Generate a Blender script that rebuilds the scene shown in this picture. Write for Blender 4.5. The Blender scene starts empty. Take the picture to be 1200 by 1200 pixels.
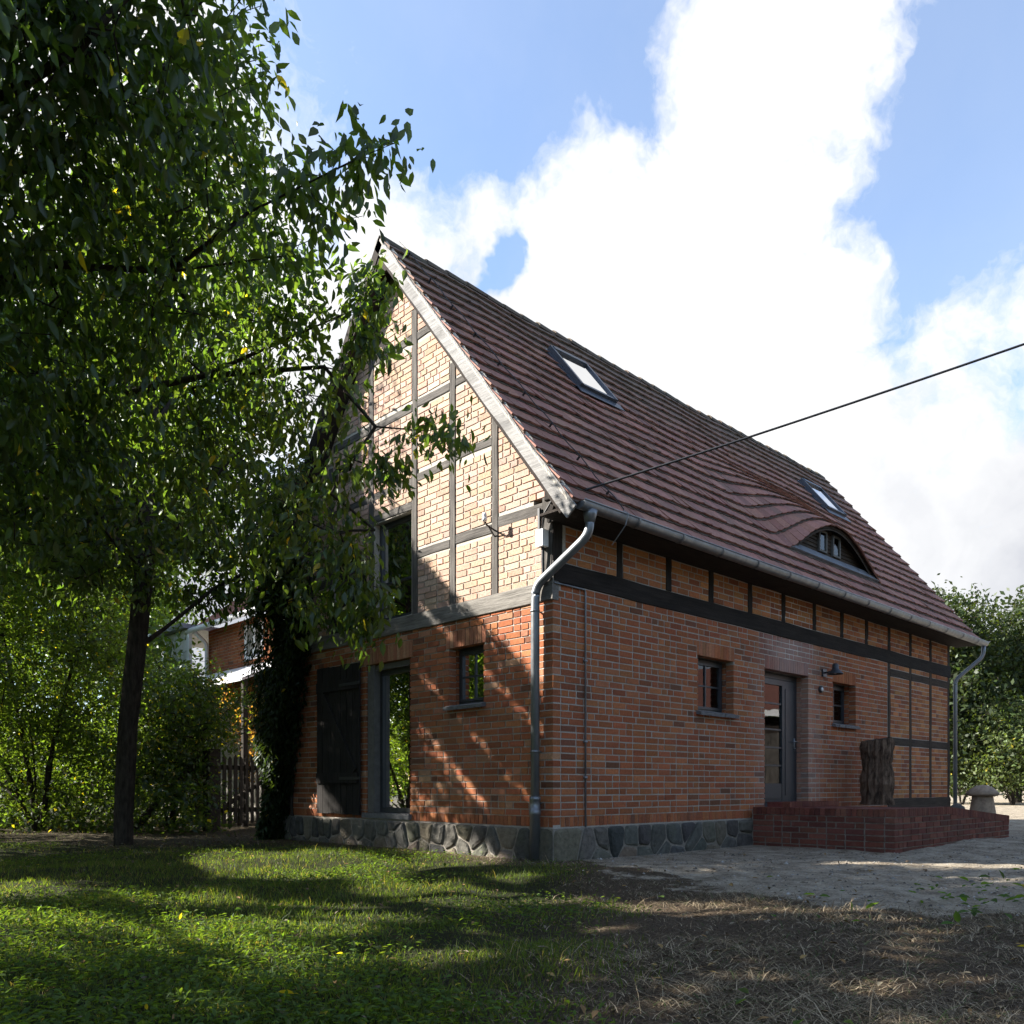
import bpy, math, random
import numpy as np
from mathutils import Vector

random.seed(7)
rng = np.random.default_rng(11)
R = math.radians
scene = bpy.context.scene
col = scene.collection

# ------------------------------------------------------------------ camera
FWD = np.array([0.6894, 0.7244, 0.0])           # horizontal view direction
RGT = np.array([0.7244, -0.6894, 0.0])
CAM = np.array([-6.558, -6.252, 0.81])
cd = bpy.data.cameras.new('camera')
cam = bpy.data.objects.new('camera', cd)
col.objects.link(cam)
cam.location = CAM
cam.rotation_euler = (R(90), 0, math.atan2(FWD[1], FWD[0]) - R(90))
cd.sensor_width = 36
cd.lens = 36 * 986 / 1200
cd.shift_y = 322 / 1200
cd.clip_start = 0.05
cd.clip_end = 3000
scene.camera = cam

# ------------------------------------------------------------------ sun and sky
PHI, EL = R(48), R(31)                          # sun: angle from -X towards +Y, elevation
SUN = np.array([-math.cos(PHI) * math.cos(EL), math.sin(PHI) * math.cos(EL), math.sin(EL)])
sd = bpy.data.lights.new('sun', 'SUN')
sun = bpy.data.objects.new('sun', sd)
col.objects.link(sun)
sun.location = (-20, 20, 30)
sun.rotation_euler = Vector(SUN).to_track_quat('Z', 'Y').to_euler()
sd.energy = 5.0
sd.angle = R(0.6)
sd.color = (1.0, 0.945, 0.87)

world = bpy.data.worlds.new('World')
scene.world = world
world.use_nodes = True
wt = world.node_tree
for n in list(wt.nodes):
    wt.nodes.remove(n)
SKY_STRENGTH = 0.10
CLOUD_LIGHT = 3.35        # radiance of a sunlit cloud next to the sky texture's own values


def wnode(t, **kw):
    n = wt.nodes.new(t)
    for k, v in kw.items():
        setattr(n, k, v)
    return n


def wmath(op, a, b=None, clamp=False):
    n = wnode('ShaderNodeMath', operation=op, use_clamp=clamp)
    for i, s in enumerate((a, b)):
        if s is None:
            continue
        if isinstance(s, (int, float)):
            n.inputs[i].default_value = s
        else:
            wt.links.new(s, n.inputs[i])
    return n.outputs[0]


sky = wnode('ShaderNodeTexSky', sky_type='NISHITA')
sky.sun_disc = False
sky.sun_elevation = EL
sky.sun_rotation = math.atan2(SUN[0], SUN[1])
sky.air_density = 1.0
sky.dust_density = 0.6
sky.ozone_density = 3.0
coord = wnode('ShaderNodeTexCoord')
nrm = wnode('ShaderNodeVectorMath', operation='NORMALIZE')
wt.links.new(coord.outputs['Generated'], nrm.inputs[0])
dvec0 = nrm.outputs[0]
# slow swirl that keeps the cloud outlines from being round
wz = wnode('ShaderNodeTexNoise')
wz.inputs['Scale'].default_value = 3.2
wz.inputs['Detail'].default_value = 6
wz.inputs['Roughness'].default_value = 0.6
wt.links.new(dvec0, wz.inputs['Vector'])
wsub = wnode('ShaderNodeVectorMath', operation='SUBTRACT')
wt.links.new(wz.outputs['Color'], wsub.inputs[0])
wsub.inputs[1].default_value = (0.5, 0.5, 0.5)
wsc = wnode('ShaderNodeVectorMath', operation='SCALE')
wt.links.new(wsub.outputs[0], wsc.inputs[0])
wsc.inputs['Scale'].default_value = 0.30
wad = wnode('ShaderNodeVectorMath', operation='ADD')
wt.links.new(dvec0, wad.inputs[0]); wt.links.new(wsc.outputs[0], wad.inputs[1])
dvec = wad.outputs[0]
# turbulence that frays the cloud edges
nz = wnode('ShaderNodeTexNoise')
nz.inputs['Scale'].default_value = 5.5
nz.inputs['Detail'].default_value = 9
nz.inputs['Roughness'].default_value = 0.62
wt.links.new(dvec, nz.inputs['Vector'])
nz2 = wnode('ShaderNodeTexNoise')
nz2.inputs['Scale'].default_value = 1.7
nz2.inputs['Detail'].default_value = 4
wt.links.new(dvec, nz2.inputs['Vector'])


def sky_dir(px, py):
    d = FWD + (px - 600) / 986 * RGT + np.array([0, 0, (922 - py) / 986])
    return d / np.linalg.norm(d)


# big cumulus heads (direction, angular radius); elsewhere the noise alone makes the clouds
heads = [(900, -20, 150), (880, 80, 120), (835, 170, 95), (800, 260, 110), (840, 340, 150), (930, 400, 130),
         (1010, 440, 95), (720, 300, 110), (650, 225, 100), (560, 225, 105), (470, 265, 110), (510, 340, 110), (430, 330, 90), 
         (720, 440, 170), (600, 360, 110), (850, 470, 170), (950, 560, 190), (1080, 640, 180), (1170, 350, 120), (1230, 330, 120), (1120, 410, 100), (1150, 540, 120), (1210, 390, 90), (1100, 480, 90), (980, 330, 80), 
         (1000, -120, 140), (1000, 20, 60), (200, 180, 170), (60, 330, 170), (330, 420, 140), (200, 640, 260),
         (1250, 560, 130), (1300, 700, 250), (700, 800, 300)]
field = None
for (px, py, rad) in heads:
    dd = wnode('ShaderNodeVectorMath', operation='DISTANCE')
    wt.links.new(dvec, dd.inputs[0])
    d0 = sky_dir(px, py)
    dd.inputs[1].default_value = tuple(d0)
    depth = math.sqrt(1 + ((px - 600) / 986) ** 2 + ((922 - py) / 986) ** 2)
    rr = rad / 986 / depth
    v = wmath('SUBTRACT', 1.0, wmath('DIVIDE', dd.outputs['Value'], rr))
    v = wmath('MULTIPLY', v, min(1.0, rr / 0.12))
    field = v if field is None else wmath('MAXIMUM', field, v)
base = wmath('MULTIPLY', wmath('SUBTRACT', nz2.outputs['Fac'], 0.60), 3.0)
field = wmath('MAXIMUM', field, base)
gap = None
for (px, py, rad) in [(605, 275, 40), (560, 40, 140), (1120, 190, 130), (670, 80, 60)]:
    dd = wnode('ShaderNodeVectorMath', operation='DISTANCE')
    wt.links.new(dvec, dd.inputs[0])
    dd.inputs[1].default_value = tuple(sky_dir(px, py))
    depth = math.sqrt(1 + ((px - 600) / 986) ** 2 + ((922 - py) / 986) ** 2)
    v = wmath('SUBTRACT', 1.0, wmath('DIVIDE', dd.outputs['Value'], rad / 986 / depth))
    v = wmath('MAXIMUM', v, 0.0)
    gap = v if gap is None else wmath('MAXIMUM', gap, v)
field = wmath('SUBTRACT', field, wmath('MULTIPLY', gap, 0.9))
field = wmath('ADD', field, wmath('MULTIPLY', wmath('SUBTRACT', nz.outputs['Fac'], 0.5), 2.3))
mr = wnode('ShaderNodeMapRange', interpolation_type='SMOOTHSTEP')
mr.inputs['From Min'].default_value = -0.22
mr.inputs['From Max'].default_value = 0.46
wt.links.new(field, mr.inputs['Value'])
# thin milky veil over the blue
veil = wnode('ShaderNodeTexNoise')
veil.inputs['Scale'].default_value = 2.6
veil.inputs['Detail'].default_value = 5
wt.links.new(dvec, veil.inputs['Vector'])
mask = wmath('MAXIMUM', mr.outputs[0], wmath('MULTIPLY', veil.outputs['Fac'], 0.32))
# greyer, thicker parts of the clouds
nz3 = wnode('ShaderNodeTexNoise')
nz3.inputs['Scale'].default_value = 3.4
nz3.inputs['Detail'].default_value = 6
wt.links.new(dvec, nz3.inputs['Vector'])
sep = wnode('ShaderNodeSeparateXYZ')
wt.links.new(dvec0, sep.inputs[0])
low = wmath('SUBTRACT', 0.62, sep.outputs['Z'])
g = wmath('ADD', wmath('MULTIPLY', wmath('SUBTRACT', nz3.outputs['Fac'], 0.47), 2.0), wmath('MULTIPLY', low, 0.75), clamp=True)
cr = wnode('ShaderNodeValToRGB')
cr.color_ramp.elements[0].position = 0.05
cr.color_ramp.elements[0].color = (1.0, 1.0, 1.0, 1)
cr.color_ramp.elements[1].position = 0.75
cr.color_ramp.elements[1].color = (0.54, 0.56, 0.62, 1)
wt.links.new(g, cr.inputs[0])
cl = wnode('ShaderNodeVectorMath', operation='SCALE')
wt.links.new(cr.outputs[0], cl.inputs[0])
cl.inputs['Scale'].default_value = CLOUD_LIGHT
mx = wnode('ShaderNodeMix', data_type='RGBA')
wt.links.new(mask, mx.inputs['Factor'])
wt.links.new(sky.outputs[0], mx.inputs['A'])
wt.links.new(cl.outputs[0], mx.inputs['B'])
bg = wnode('ShaderNodeBackground')
bg.inputs['Strength'].default_value = SKY_STRENGTH
wt.links.new(mx.outputs['Result'], bg.inputs['Color'])
wo = wnode('ShaderNodeOutputWorld')
wt.links.new(bg.outputs[0], wo.inputs[0])

scene.view_settings.view_transform = 'Standard'
scene.view_settings.look = 'None'
scene.view_settings.gamma = 1
scene.view_settings.exposure = 1.82
scene.view_settings.use_curve_mapping = False
scene.cycles.use_denoising = True
scene.cycles.max_bounces = 7
scene.cycles.transparent_max_bounces = 12
scene.cycles.sample_clamp_indirect = 8

# ------------------------------------------------------------------ helpers
def tag(o, label=None, cat=None, group=None, kind=None):
    if label: o['label'] = label
    if cat: o['category'] = cat
    if group: o['group'] = group
    if kind: o['kind'] = kind
    return o


def empty(name, loc=(0, 0, 0), label=None, cat=None, group=None, parent=None):
    o = bpy.data.objects.new(name, None)
    o.empty_display_size = 0.2
    col.objects.link(o)
    o.location = loc
    if parent: setp(o, parent)
    return tag(o, label, cat, group)


def setp(o, parent):
    """Parent without moving; every mesh is built in world coordinates."""
    o.parent = parent
    w = Vector((0, 0, 0))
    p = parent
    while p is not None:
        w += Vector(p.location)
        p = p.parent
    o.location = Vector(o.location) - w


class MB:
    """Collects faces of one mesh object."""
    def __init__(s):
        s.v, s.f, s.c, s.cur = [], [], [], (0.5, 0.5, 0.5)

    def add(s, verts, faces, c=None):
        b = len(s.v)
        s.v += [tuple(map(float, p)) for p in verts]
        s.f += [tuple(b + i for i in q) for q in faces]
        s.c += [c or s.cur] * len(verts)

    def hexa(s, p, c=None, back=True):
        """p: 8 points, front ring 0-3 then back ring 4-7."""
        f = [(0, 1, 2, 3), (0, 4, 5, 1), (1, 5, 6, 2), (2, 6, 7, 3), (3, 7, 4, 0)]
        if back: f.append((7, 6, 5, 4))
        s.add(p, f, c)

    def box(s, x0, x1, y0, y1, z0, z1, c=None):
        s.hexa([(x0, y0, z0), (x1, y0, z0), (x1, y0, z1), (x0, y0, z1),
                (x0, y1, z0), (x1, y1, z0), (x1, y1, z1), (x0, y1, z1)], c)

    def bar(s, a, b, w, h, up=(0, 0, 1), c=None, ch=0.0):
        """Squared bar from a to b, w wide and h along 'up'; ch chamfers its edges."""
        a, b, up = Vector(a), Vector(b), Vector(up)
        d = (b - a).normalized()
        sx = d.cross(up).normalized()
        uy = sx.cross(d).normalized()
        if ch:
            pr = [(-w/2+ch, -h/2), (w/2-ch, -h/2), (w/2, -h/2+ch), (w/2, h/2-ch), (w/2-ch, h/2), (-w/2+ch, h/2), (-w/2, h/2-ch), (-w/2, -h/2+ch)]
        else:
            pr = [(-w/2, -h/2), (w/2, -h/2), (w/2, h/2), (-w/2, h/2)]
        n = len(pr)
        vs = [a + sx * x + uy * y for x, y in pr] + [b + sx * x + uy * y for x, y in pr]
        fs = [(i, (i + 1) % n, n + (i + 1) % n, n + i) for i in range(n)] + [tuple(range(n))[::-1], tuple(range(n, 2 * n))]
        s.add(vs, fs, c)

    def tube(s, pts, rad, n=10, cap=True, c=None):
        pts = [Vector(p) for p in pts]
        rads = rad if isinstance(rad, (list, tuple)) else [rad] * len(pts)
        vs, fs = [], []
        ref = Vector((0.31, 0.17, 0.93))
        for i, p in enumerate(pts):
            d = (pts[min(i + 1, len(pts) - 1)] - pts[max(i - 1, 0)]).normalized()
            r = ref if abs(d.dot(ref)) < 0.95 else Vector((1, 0, 0))
            a = d.cross(r).normalized()
            b = d.cross(a)
            for k in range(n):
                t = 2 * math.pi * k / n
                vs.append(p + (a * math.cos(t) + b * math.sin(t)) * rads[i])
        for i in range(len(pts) - 1):
            for k in range(n):
                k2 = (k + 1) % n
                fs.append((i * n + k, i * n + k2, (i + 1) * n + k2, (i + 1) * n + k))
        if cap:
            fs += [tuple(range(n))[::-1], tuple((len(pts) - 1) * n + k for k in range(n))]
        s.add(vs, fs, c)

    def lathe(s, prof, center, n=20, c=None, jit=0.0):
        vs, fs = [], []
        cx, cy, cz = center
        for (r, z) in prof:
            for k in range(n):
                t = 2 * math.pi * k / n
                q = r * (1 + random.uniform(-jit, jit))
                vs.append((cx + q * math.cos(t), cy + q * math.sin(t), cz + z))
        for i in range(len(prof) - 1):
            for k in range(n):
                k2 = (k + 1) % n
                fs.append((i * n + k, i * n + k2, (i + 1) * n + k2, (i + 1) * n + k))
        fs += [tuple(range(n))[::-1], tuple((len(prof) - 1) * n + k for k in range(n))]
        s.add(vs, fs, c)

    def build(s, name, mat, parent=None, smooth=False):
        m = bpy.data.meshes.new(name)
        m.from_pydata(s.v, [], s.f)
        at = m.color_attributes.new('Col', 'FLOAT_COLOR', 'POINT')
        arr = np.ones((len(s.v), 4), np.float32)
        arr[:, :3] = np.array(s.c, np.float32).reshape(-1, 3)
        at.data.foreach_set('color', arr.ravel())
        if smooth:
            m.polygons.foreach_set('use_smooth', np.ones(len(m.polygons), bool))
        m.update()
        m.materials.append(mat)
        o = bpy.data.objects.new(name, m)
        col.objects.link(o)
        if parent: setp(o, parent)
        return o


def mesh_np(name, verts, loops, starts, totals, mat, colors=None, parent=None, smooth=False):
    m = bpy.data.meshes.new(name)
    m.vertices.add(len(verts))
    m.vertices.foreach_set('co', np.ascontiguousarray(verts, np.float32).ravel())
    m.loops.add(len(loops))
    m.loops.foreach_set('vertex_index', np.ascontiguousarray(loops, np.int32))
    m.polygons.add(len(starts))
    m.polygons.foreach_set('loop_start', np.ascontiguousarray(starts, np.int32))
    m.polygons.foreach_set('loop_total', np.ascontiguousarray(totals, np.int32))
    if smooth:
        m.polygons.foreach_set('use_smooth', np.ones(len(starts), bool))
    if colors is not None:
        at = m.color_attributes.new('Col', 'FLOAT_COLOR', 'POINT')
        arr = np.ones((len(verts), 4), np.float32)
        arr[:, :3] = colors
        at.data.foreach_set('color', arr.ravel())
    m.update(calc_edges=True)
    m.validate()
    m.materials.append(mat)
    o = bpy.data.objects.new(name, m)
    col.objects.link(o)
    if parent: setp(o, parent)
    return o


# ------------------------------------------------------------------ materials
class Mat:
    def __init__(s, name):
        s.m = bpy.data.materials.new(name)
        s.m.use_nodes = True
        s.t = s.m.node_tree
        s.b = s.t.nodes['Principled BSDF']
        s.out = s.t.nodes['Material Output']
        s.tc = s.n('ShaderNodeTexCoord')
        geo = s.n('ShaderNodeNewGeometry')
        s.pos = geo.outputs['Position']

    def n(s, t, **kw):
        x = s.t.nodes.new(t)
        for k, v in kw.items():
            setattr(x, k, v)
        return x

    def l(s, a, b):
        s.t.links.new(a, b)

    def val(s, sock, v):
        if isinstance(v, (int, float)): sock.default_value = v
        elif isinstance(v, tuple): sock.default_value = (*v, 1) if len(v) == 3 and len(sock.default_value) == 4 else v
        else: s.l(v, sock)

    def math(s, op, a, b=0.0, clamp=False):
        x = s.n('ShaderNodeMath', operation=op, use_clamp=clamp)
        s.val(x.inputs[0], a); s.val(x.inputs[1], b)
        return x.outputs[0]

    def noise(s, scale, detail=4, rough=0.55, stretch=None, vec=None):
        x = s.n('ShaderNodeTexNoise')
        x.inputs['Scale'].default_value = scale
        x.inputs['Detail'].default_value = detail
        x.inputs['Roughness'].default_value = rough
        v = vec or s.pos
        if stretch:
            mp = s.n('ShaderNodeMapping')
            mp.inputs['Scale'].default_value = stretch
            s.l(v, mp.inputs[0])
            v = mp.outputs[0]
        s.l(v, x.inputs['Vector'])
        return x.outputs['Fac']

    def attr(s, name='Col'):
        x = s.n('ShaderNodeAttribute')
        x.attribute_name = name
        return x.outputs['Color']

    def ramp(s, fac, *stops):
        x = s.n('ShaderNodeValToRGB')
        e = x.color_ramp.elements
        while len(e) < len(stops): e.new(0.5)
        for i, (p, c) in enumerate(stops):
            e[i].position = p
            e[i].color = (*c, 1) if not isinstance(c, (int, float)) else (c, c, c, 1)
        s.l(fac, x.inputs[0])
        return x.outputs[0]

    def mix(s, fac, a, b, blend='MIX'):
        x = s.n('ShaderNodeMix', data_type='RGBA', blend_type=blend)
        s.val(x.inputs['Factor'], fac)
        s.val(x.inputs['A'], a); s.val(x.inputs['B'], b)
        return x.outputs['Result']

    def bump(s, h, strength=0.5, dist=0.01):
        x = s.n('ShaderNodeBump')
        x.inputs['Strength'].default_value = strength
        x.inputs['Distance'].default_value = dist
        s.l(h, x.inputs['Height'])
        s.l(x.outputs[0], s.b.inputs['Normal'])
        return x.outputs[0]

    def done(s, color, rough=0.85, metal=0.0, spec=None):
        s.val(s.b.inputs['Base Color'], color)
        s.val(s.b.inputs['Roughness'], rough)
        s.b.inputs['Metallic'].default_value = metal
        if spec is not None: s.b.inputs['Specular IOR Level'].default_value = spec
        return s.m


M = {}


def mk_brick(name, soot=0.45, salt=0.0):
    m = Mat(name)
    c = m.attr()
    n1 = m.noise(38, 5, 0.65)
    c = m.mix(1.0, c, m.ramp(n1, (0.25, 0.62), (0.75, 1.25)), 'MULTIPLY')
    n2 = m.noise(1.3, 5, 0.7)
    c = m.mix(m.ramp(n2, (0.5, 0.0), (0.8, soot)), c, (0.10, 0.075, 0.06))
    n3 = m.noise(6.5, 6, 0.7)
    c = m.mix(m.ramp(n3, (0.60, 0.0), (0.85, 0.28)), c, (0.40, 0.34, 0.29))
    if salt:                                  # lime bloom on the bricks round the renewed door opening
        sp = m.n('ShaderNodeSeparateXYZ'); m.l(m.pos, sp.inputs[0])
        dx = m.math('ABSOLUTE', m.math('SUBTRACT', sp.outputs['X'], 5.15))
        far = m.math('ADD', m.math('SUBTRACT', dx, 0.62), m.math('MULTIPLY', m.noise(2.6, 6, 0.7), 1.5))
        low_ = m.math('SUBTRACT', 3.02, sp.outputs['Z'], clamp=True)
        low_ = m.math('MULTIPLY', low_, 40.0, clamp=True)
        c = m.mix(m.math('MULTIPLY', m.math('MULTIPLY', m.math('SUBTRACT', 1.30, far, clamp=True), salt), low_), c, (0.50, 0.42, 0.37))
    m.bump(m.noise(90, 4, 0.7), 0.55, 0.006)
    return m.done(c, 0.92, spec=0.2)


M['brick'] = mk_brick('brick', 0.45, 0.42)
M['brick_terrace'] = mk_brick('terrace brick', 0.5)

m = Mat('mortar')
c = m.ramp(m.noise(60, 5, 0.7), (0.3, (0.29, 0.265, 0.23)), (0.7, (0.48, 0.445, 0.39)))
# newer, paler mortar round the door, with a ragged edge
sp = m.n('ShaderNodeSeparateXYZ'); m.l(m.pos, sp.inputs[0])
dx = m.math('ABSOLUTE', m.math('SUBTRACT', sp.outputs['X'], 5.1))
wob = m.math('MULTIPLY', m.noise(3.0, 4), 1.6)
pal = m.math('SUBTRACT', 1.75, m.math('ADD', dx, wob), clamp=True)
c = m.mix(pal, c, (0.66, 0.63, 0.59))
m.bump(m.noise(120, 4, 0.7), 0.6, 0.005)
M['mortar'] = m.done(c, 0.95, spec=0.1)


def mk_wood(name, dark, light, axis, crack=0.5, rough=0.85):
    st = {'x': (0.06, 1, 1), 'y': (1, 0.06, 1), 'z': (1, 1, 0.06)}[axis]
    m = Mat(name)
    g1 = m.noise(42, 6, 0.7, st)
    g2 = m.noise(9, 4, 0.6, tuple(0.5 * q + 0.2 * (q < 1) for q in st))
    c = m.ramp(g1, (0.28, dark), (0.72, light))
    c = m.mix(m.ramp(g2, (0.45, 0.0), (0.75, crack)), c, tuple(0.45 * q for q in dark))
    m.bump(m.math('ADD', g1, m.noise(130, 3, 0.6, st)), 0.7, 0.008)
    return m.done(c, rough, spec=0.15)


for ax in 'xyz':
    M['oak_' + ax] = mk_wood('weathered timber ' + ax, (0.036, 0.033, 0.030), (0.155, 0.142, 0.127), ax)
    M['tar_' + ax] = mk_wood('tarred timber ' + ax, (0.012, 0.010, 0.009), (0.040, 0.033, 0.028), ax)
    M['brown_' + ax] = mk_wood('brown timber ' + ax, (0.028, 0.021, 0.016), (0.085, 0.064, 0.047), ax)
M['grey_beam'] = mk_wood('lime-washed beam', (0.085, 0.078, 0.068), (0.29, 0.27, 0.24), 'y')
M['verge'] = mk_wood('weathered white paint', (0.15, 0.145, 0.138), (0.38, 0.37, 0.355), 'y', 0.7)
M['soffit'] = mk_wood('soffit boards', (0.018, 0.014, 0.012), (0.05, 0.04, 0.033), 'x')
M['shutter'] = mk_wood('old shutter boards', (0.012, 0.011, 0.010), (0.040, 0.035, 0.031), 'z')
M['picket'] = mk_wood('fence wood', (0.018, 0.015, 0.012), (0.06, 0.05, 0.04), 'z')

m = Mat('roof tile')
c = m.attr()
c = m.mix(1.0, c, m.ramp(m.noise(26, 5, 0.65), (0.3, 0.72), (0.7, 1.2)), 'MULTIPLY')
c = m.mix(m.ramp(m.noise(2.4, 6, 0.7), (0.52, 0.0), (0.80, 0.4)), c, (0.07, 0.055, 0.045))
c = m.mix(m.ramp(m.noise(11, 6, 0.75), (0.62, 0.0), (0.76, 0.4)), c, (0.14, 0.13, 0.09))
sp = m.n('ShaderNodeSeparateXYZ'); m.l(m.pos, sp.inputs[0])
moss = m.math('MULTIPLY', m.math('SUBTRACT', m.math('ADD', sp.outputs['Z'], m.math('MULTIPLY', m.noise(1.1, 4), 1.8)), 7.2), 0.45, clamp=True)
c = m.mix(moss, c, (0.085, 0.078, 0.055))
m.bump(m.noise(70, 4, 0.7), 0.4, 0.006)
M['tile'] = m.done(c, 0.8, spec=0.3)

m = Mat('fieldstone')
c = m.attr()
c = m.mix(1.0, c, m.ramp(m.noise(16, 6, 0.7), (0.25, 0.45), (0.75, 1.5)), 'MULTIPLY')
c = m.mix(m.ramp(m.noise(4, 4), (0.55, 0.0), (0.8, 0.5)), c, (0.075, 0.085, 0.05))
m.bump(m.noise(28, 6, 0.7), 0.9, 0.02)
M['stone'] = m.done(c, 0.9, spec=0.2)

m = Mat('plinth mortar')
c = m.ramp(m.noise(30, 6, 0.7), (0.3, (0.15, 0.132, 0.11)), (0.7, (0.32, 0.29, 0.25)))
m.bump(m.noise(60, 5, 0.7), 0.8, 0.012)
M['plinth_mortar'] = m.done(c, 0.95, spec=0.1)

m = Mat('sandstone')
c = m.ramp(m.noise(14, 6, 0.7), (0.3, (0.21, 0.145, 0.095)), (0.7, (0.42, 0.315, 0.22)))
c = m.mix(m.ramp(m.noise(5, 5, 0.7), (0.5, 0.0), (0.8, 0.6)), c, (0.12, 0.115, 0.09))
m.bump(m.noise(60, 5, 0.7), 0.7, 0.01)
M['sandstone'] = m.done(c, 0.9)

m = Mat('slate sill')
c = m.ramp(m.noise(24, 5, 0.7), (0.3, (0.07, 0.07, 0.075)), (0.7, (0.17, 0.17, 0.17)))
m.bump(m.noise(50, 4), 0.5, 0.006)
M['slate'] = m.done(c, 0.7)

m = Mat('zinc')
c = m.ramp(m.noise(9, 5, 0.6, (1, 1, 0.3)), (0.3, (0.16, 0.17, 0.18)), (0.7, (0.26, 0.27, 0.285)))
M['zinc'] = m.done(c, m.ramp(m.noise(14, 4), (0.3, 0.34), (0.7, 0.5)), 0.6)

m = Mat('dark grey lacquer')
c = m.ramp(m.noise(30, 3), (0.3, (0.028, 0.031, 0.036)), (0.7, (0.036, 0.039, 0.045)))
M['lacquer'] = m.done(c, 0.42)
m = Mat('skylight cladding')
c = m.ramp(m.noise(30, 3), (0.3, (0.035, 0.040, 0.052)), (0.7, (0.05, 0.056, 0.07)))
M['cladding'] = m.done(c, 0.4)
m = Mat('white paint')
c = m.ramp(m.noise(20, 4), (0.3, (0.66, 0.67, 0.68)), (0.7, (0.80, 0.80, 0.79)))
M['white'] = m.done(c, 0.5)
m = Mat('grey reveal')
c = m.ramp(m.noise(12, 5, 0.7), (0.3, (0.085, 0.08, 0.072)), (0.7, (0.15, 0.142, 0.13)))
M['reveal'] = m.done(c, 0.8)
m = Mat('black cable')
M['cable'] = m.done(m.ramp(m.noise(30, 2), (0.3, (0.012, 0.012, 0.013)), (0.7, (0.022, 0.022, 0.023))), 0.6)
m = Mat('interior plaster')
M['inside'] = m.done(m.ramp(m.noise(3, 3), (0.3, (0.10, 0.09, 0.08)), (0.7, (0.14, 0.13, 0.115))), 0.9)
m = Mat('bottle glass')
M['bottle'] = m.done(m.ramp(m.noise(20, 2), (0.3, (0.45, 0.55, 0.52)), (0.7, (0.62, 0.70, 0.68))), 0.15)


def mk_glass(name, tint=(0.9, 0.93, 0.92), boost=1.58):
    m = Mat(name)
    m.t.nodes.remove(m.b)
    tr = m.n('ShaderNodeBsdfTransparent'); tr.inputs[0].default_value = (*tint, 1)
    gl = m.n('ShaderNodeBsdfGlossy'); gl.inputs['Roughness'].default_value = 0.015
    fr = m.n('ShaderNodeFresnel'); fr.inputs['IOR'].default_value = boost
    bp = m.n('ShaderNodeBump'); bp.inputs['Strength'].default_value = 0.05; bp.inputs['Distance'].default_value = 0.02
    m.l(m.noise(2.2, 2), bp.inputs['Height'])
    m.l(bp.outputs[0], gl.inputs['Normal'])
    mxs = m.n('ShaderNodeMixShader')
    m.l(fr.outputs[0], mxs.inputs[0]); m.l(tr.outputs[0], mxs.inputs[1]); m.l(gl.outputs[0], mxs.inputs[2])
    m.l(mxs.outputs[0], m.out.inputs['Surface'])
    return m.m


M['glass'] = mk_glass('window glass')
M['roof_glass'] = mk_glass('skylight glass', (0.5, 0.55, 0.6), 2.6)


def mk_leaf(name, trans=0.5, gloss=0.4, sheen=0.035):
    m = Mat(name)
    m.t.nodes.remove(m.b)
    c = m.attr()
    df = m.n('ShaderNodeBsdfDiffuse'); m.l(c, df.inputs['Color'])
    tl = m.n('ShaderNodeBsdfTranslucent')
    m.l(m.mix(1.0, c, (3.8, 3.7, 0.85), 'MULTIPLY'), tl.inputs['Color'])
    mxs = m.n('ShaderNodeMixShader'); mxs.inputs[0].default_value = trans
    m.l(df.outputs[0], mxs.inputs[1]); m.l(tl.outputs[0], mxs.inputs[2])
    gl = m.n('ShaderNodeBsdfGlossy'); gl.inputs['Roughness'].default_value = gloss
    gl.inputs['Color'].default_value = (0.8, 0.85, 0.8, 1)
    mx2 = m.n('ShaderNodeMixShader')
    mx2.inputs[0].default_value = sheen; m.l(mxs.outputs[0], mx2.inputs[1]); m.l(gl.outputs[0], mx2.inputs[2])
    m.l(mx2.outputs[0], m.out.inputs['Surface'])
    return m.m


M['leaf'] = mk_leaf('leaf')
M['grass'] = mk_leaf('grass blade', 0.40, 0.5, 0.012)
M['oak_leaf'] = mk_leaf('oak leaf', 0.25, 0.5, 0.02)
M['ivy'] = mk_leaf('ivy leaf', 0.25, 0.4, 0.03)

m = Mat('dry straw')
M['straw'] = m.done(m.attr(), 0.8, spec=0.2)

m = Mat('tree bark')
b1 = m.noise(22, 6, 0.7, (1, 1, 0.25))
c = m.ramp(b1, (0.3, (0.018, 0.015, 0.012)), (0.7, (0.07, 0.058, 0.047)))
m.bump(b1, 1.0, 0.03)
M['bark'] = m.done(c, 0.95, spec=0.1)
m = Mat('pine log bark')
b1 = m.noise(16, 6, 0.75, (1, 1, 0.3))
c = m.ramp(b1, (0.34, (0.022, 0.016, 0.012)), (0.66, (0.24, 0.165, 0.115)))
m.bump(b1, 1.0, 0.04)
M['logbark'] = m.done(c, 0.95, spec=0.1)

m = Mat('ground')
a = m.attr('Col')
sepc = m.n('ShaderNodeSeparateColor'); m.l(a, sepc.inputs[0])
nA = m.noise(3.5, 8, 0.7); nB = m.noise(45, 6, 0.7)
soil = m.ramp(m.math('ADD', m.math('MULTIPLY', nB, 0.6), m.math('MULTIPLY', m.noise(130, 4, 0.8), 0.4)), (0.36, (0.028, 0.020, 0.013)), (0.64, (0.16, 0.118, 0.078)))
green = m.ramp(nB, (0.3, (0.018, 0.020, 0.009)), (0.7, (0.05, 0.055, 0.022)))
sand = m.ramp(m.math('ADD', m.math('MULTIPLY', nA, 0.55), m.math('MULTIPLY', nB, 0.45)), (0.37, (0.11, 0.082, 0.053)), (0.58, (0.49, 0.425, 0.325)))
ssel = m.ramp(m.math('ADD', m.math('MULTIPLY', sepc.outputs['Red'], 0.9), m.math('MULTIPLY', m.math('SUBTRACT', nA, 0.5), 1.3)), (0.38, 0.0), (0.55, 1.0))
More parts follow.
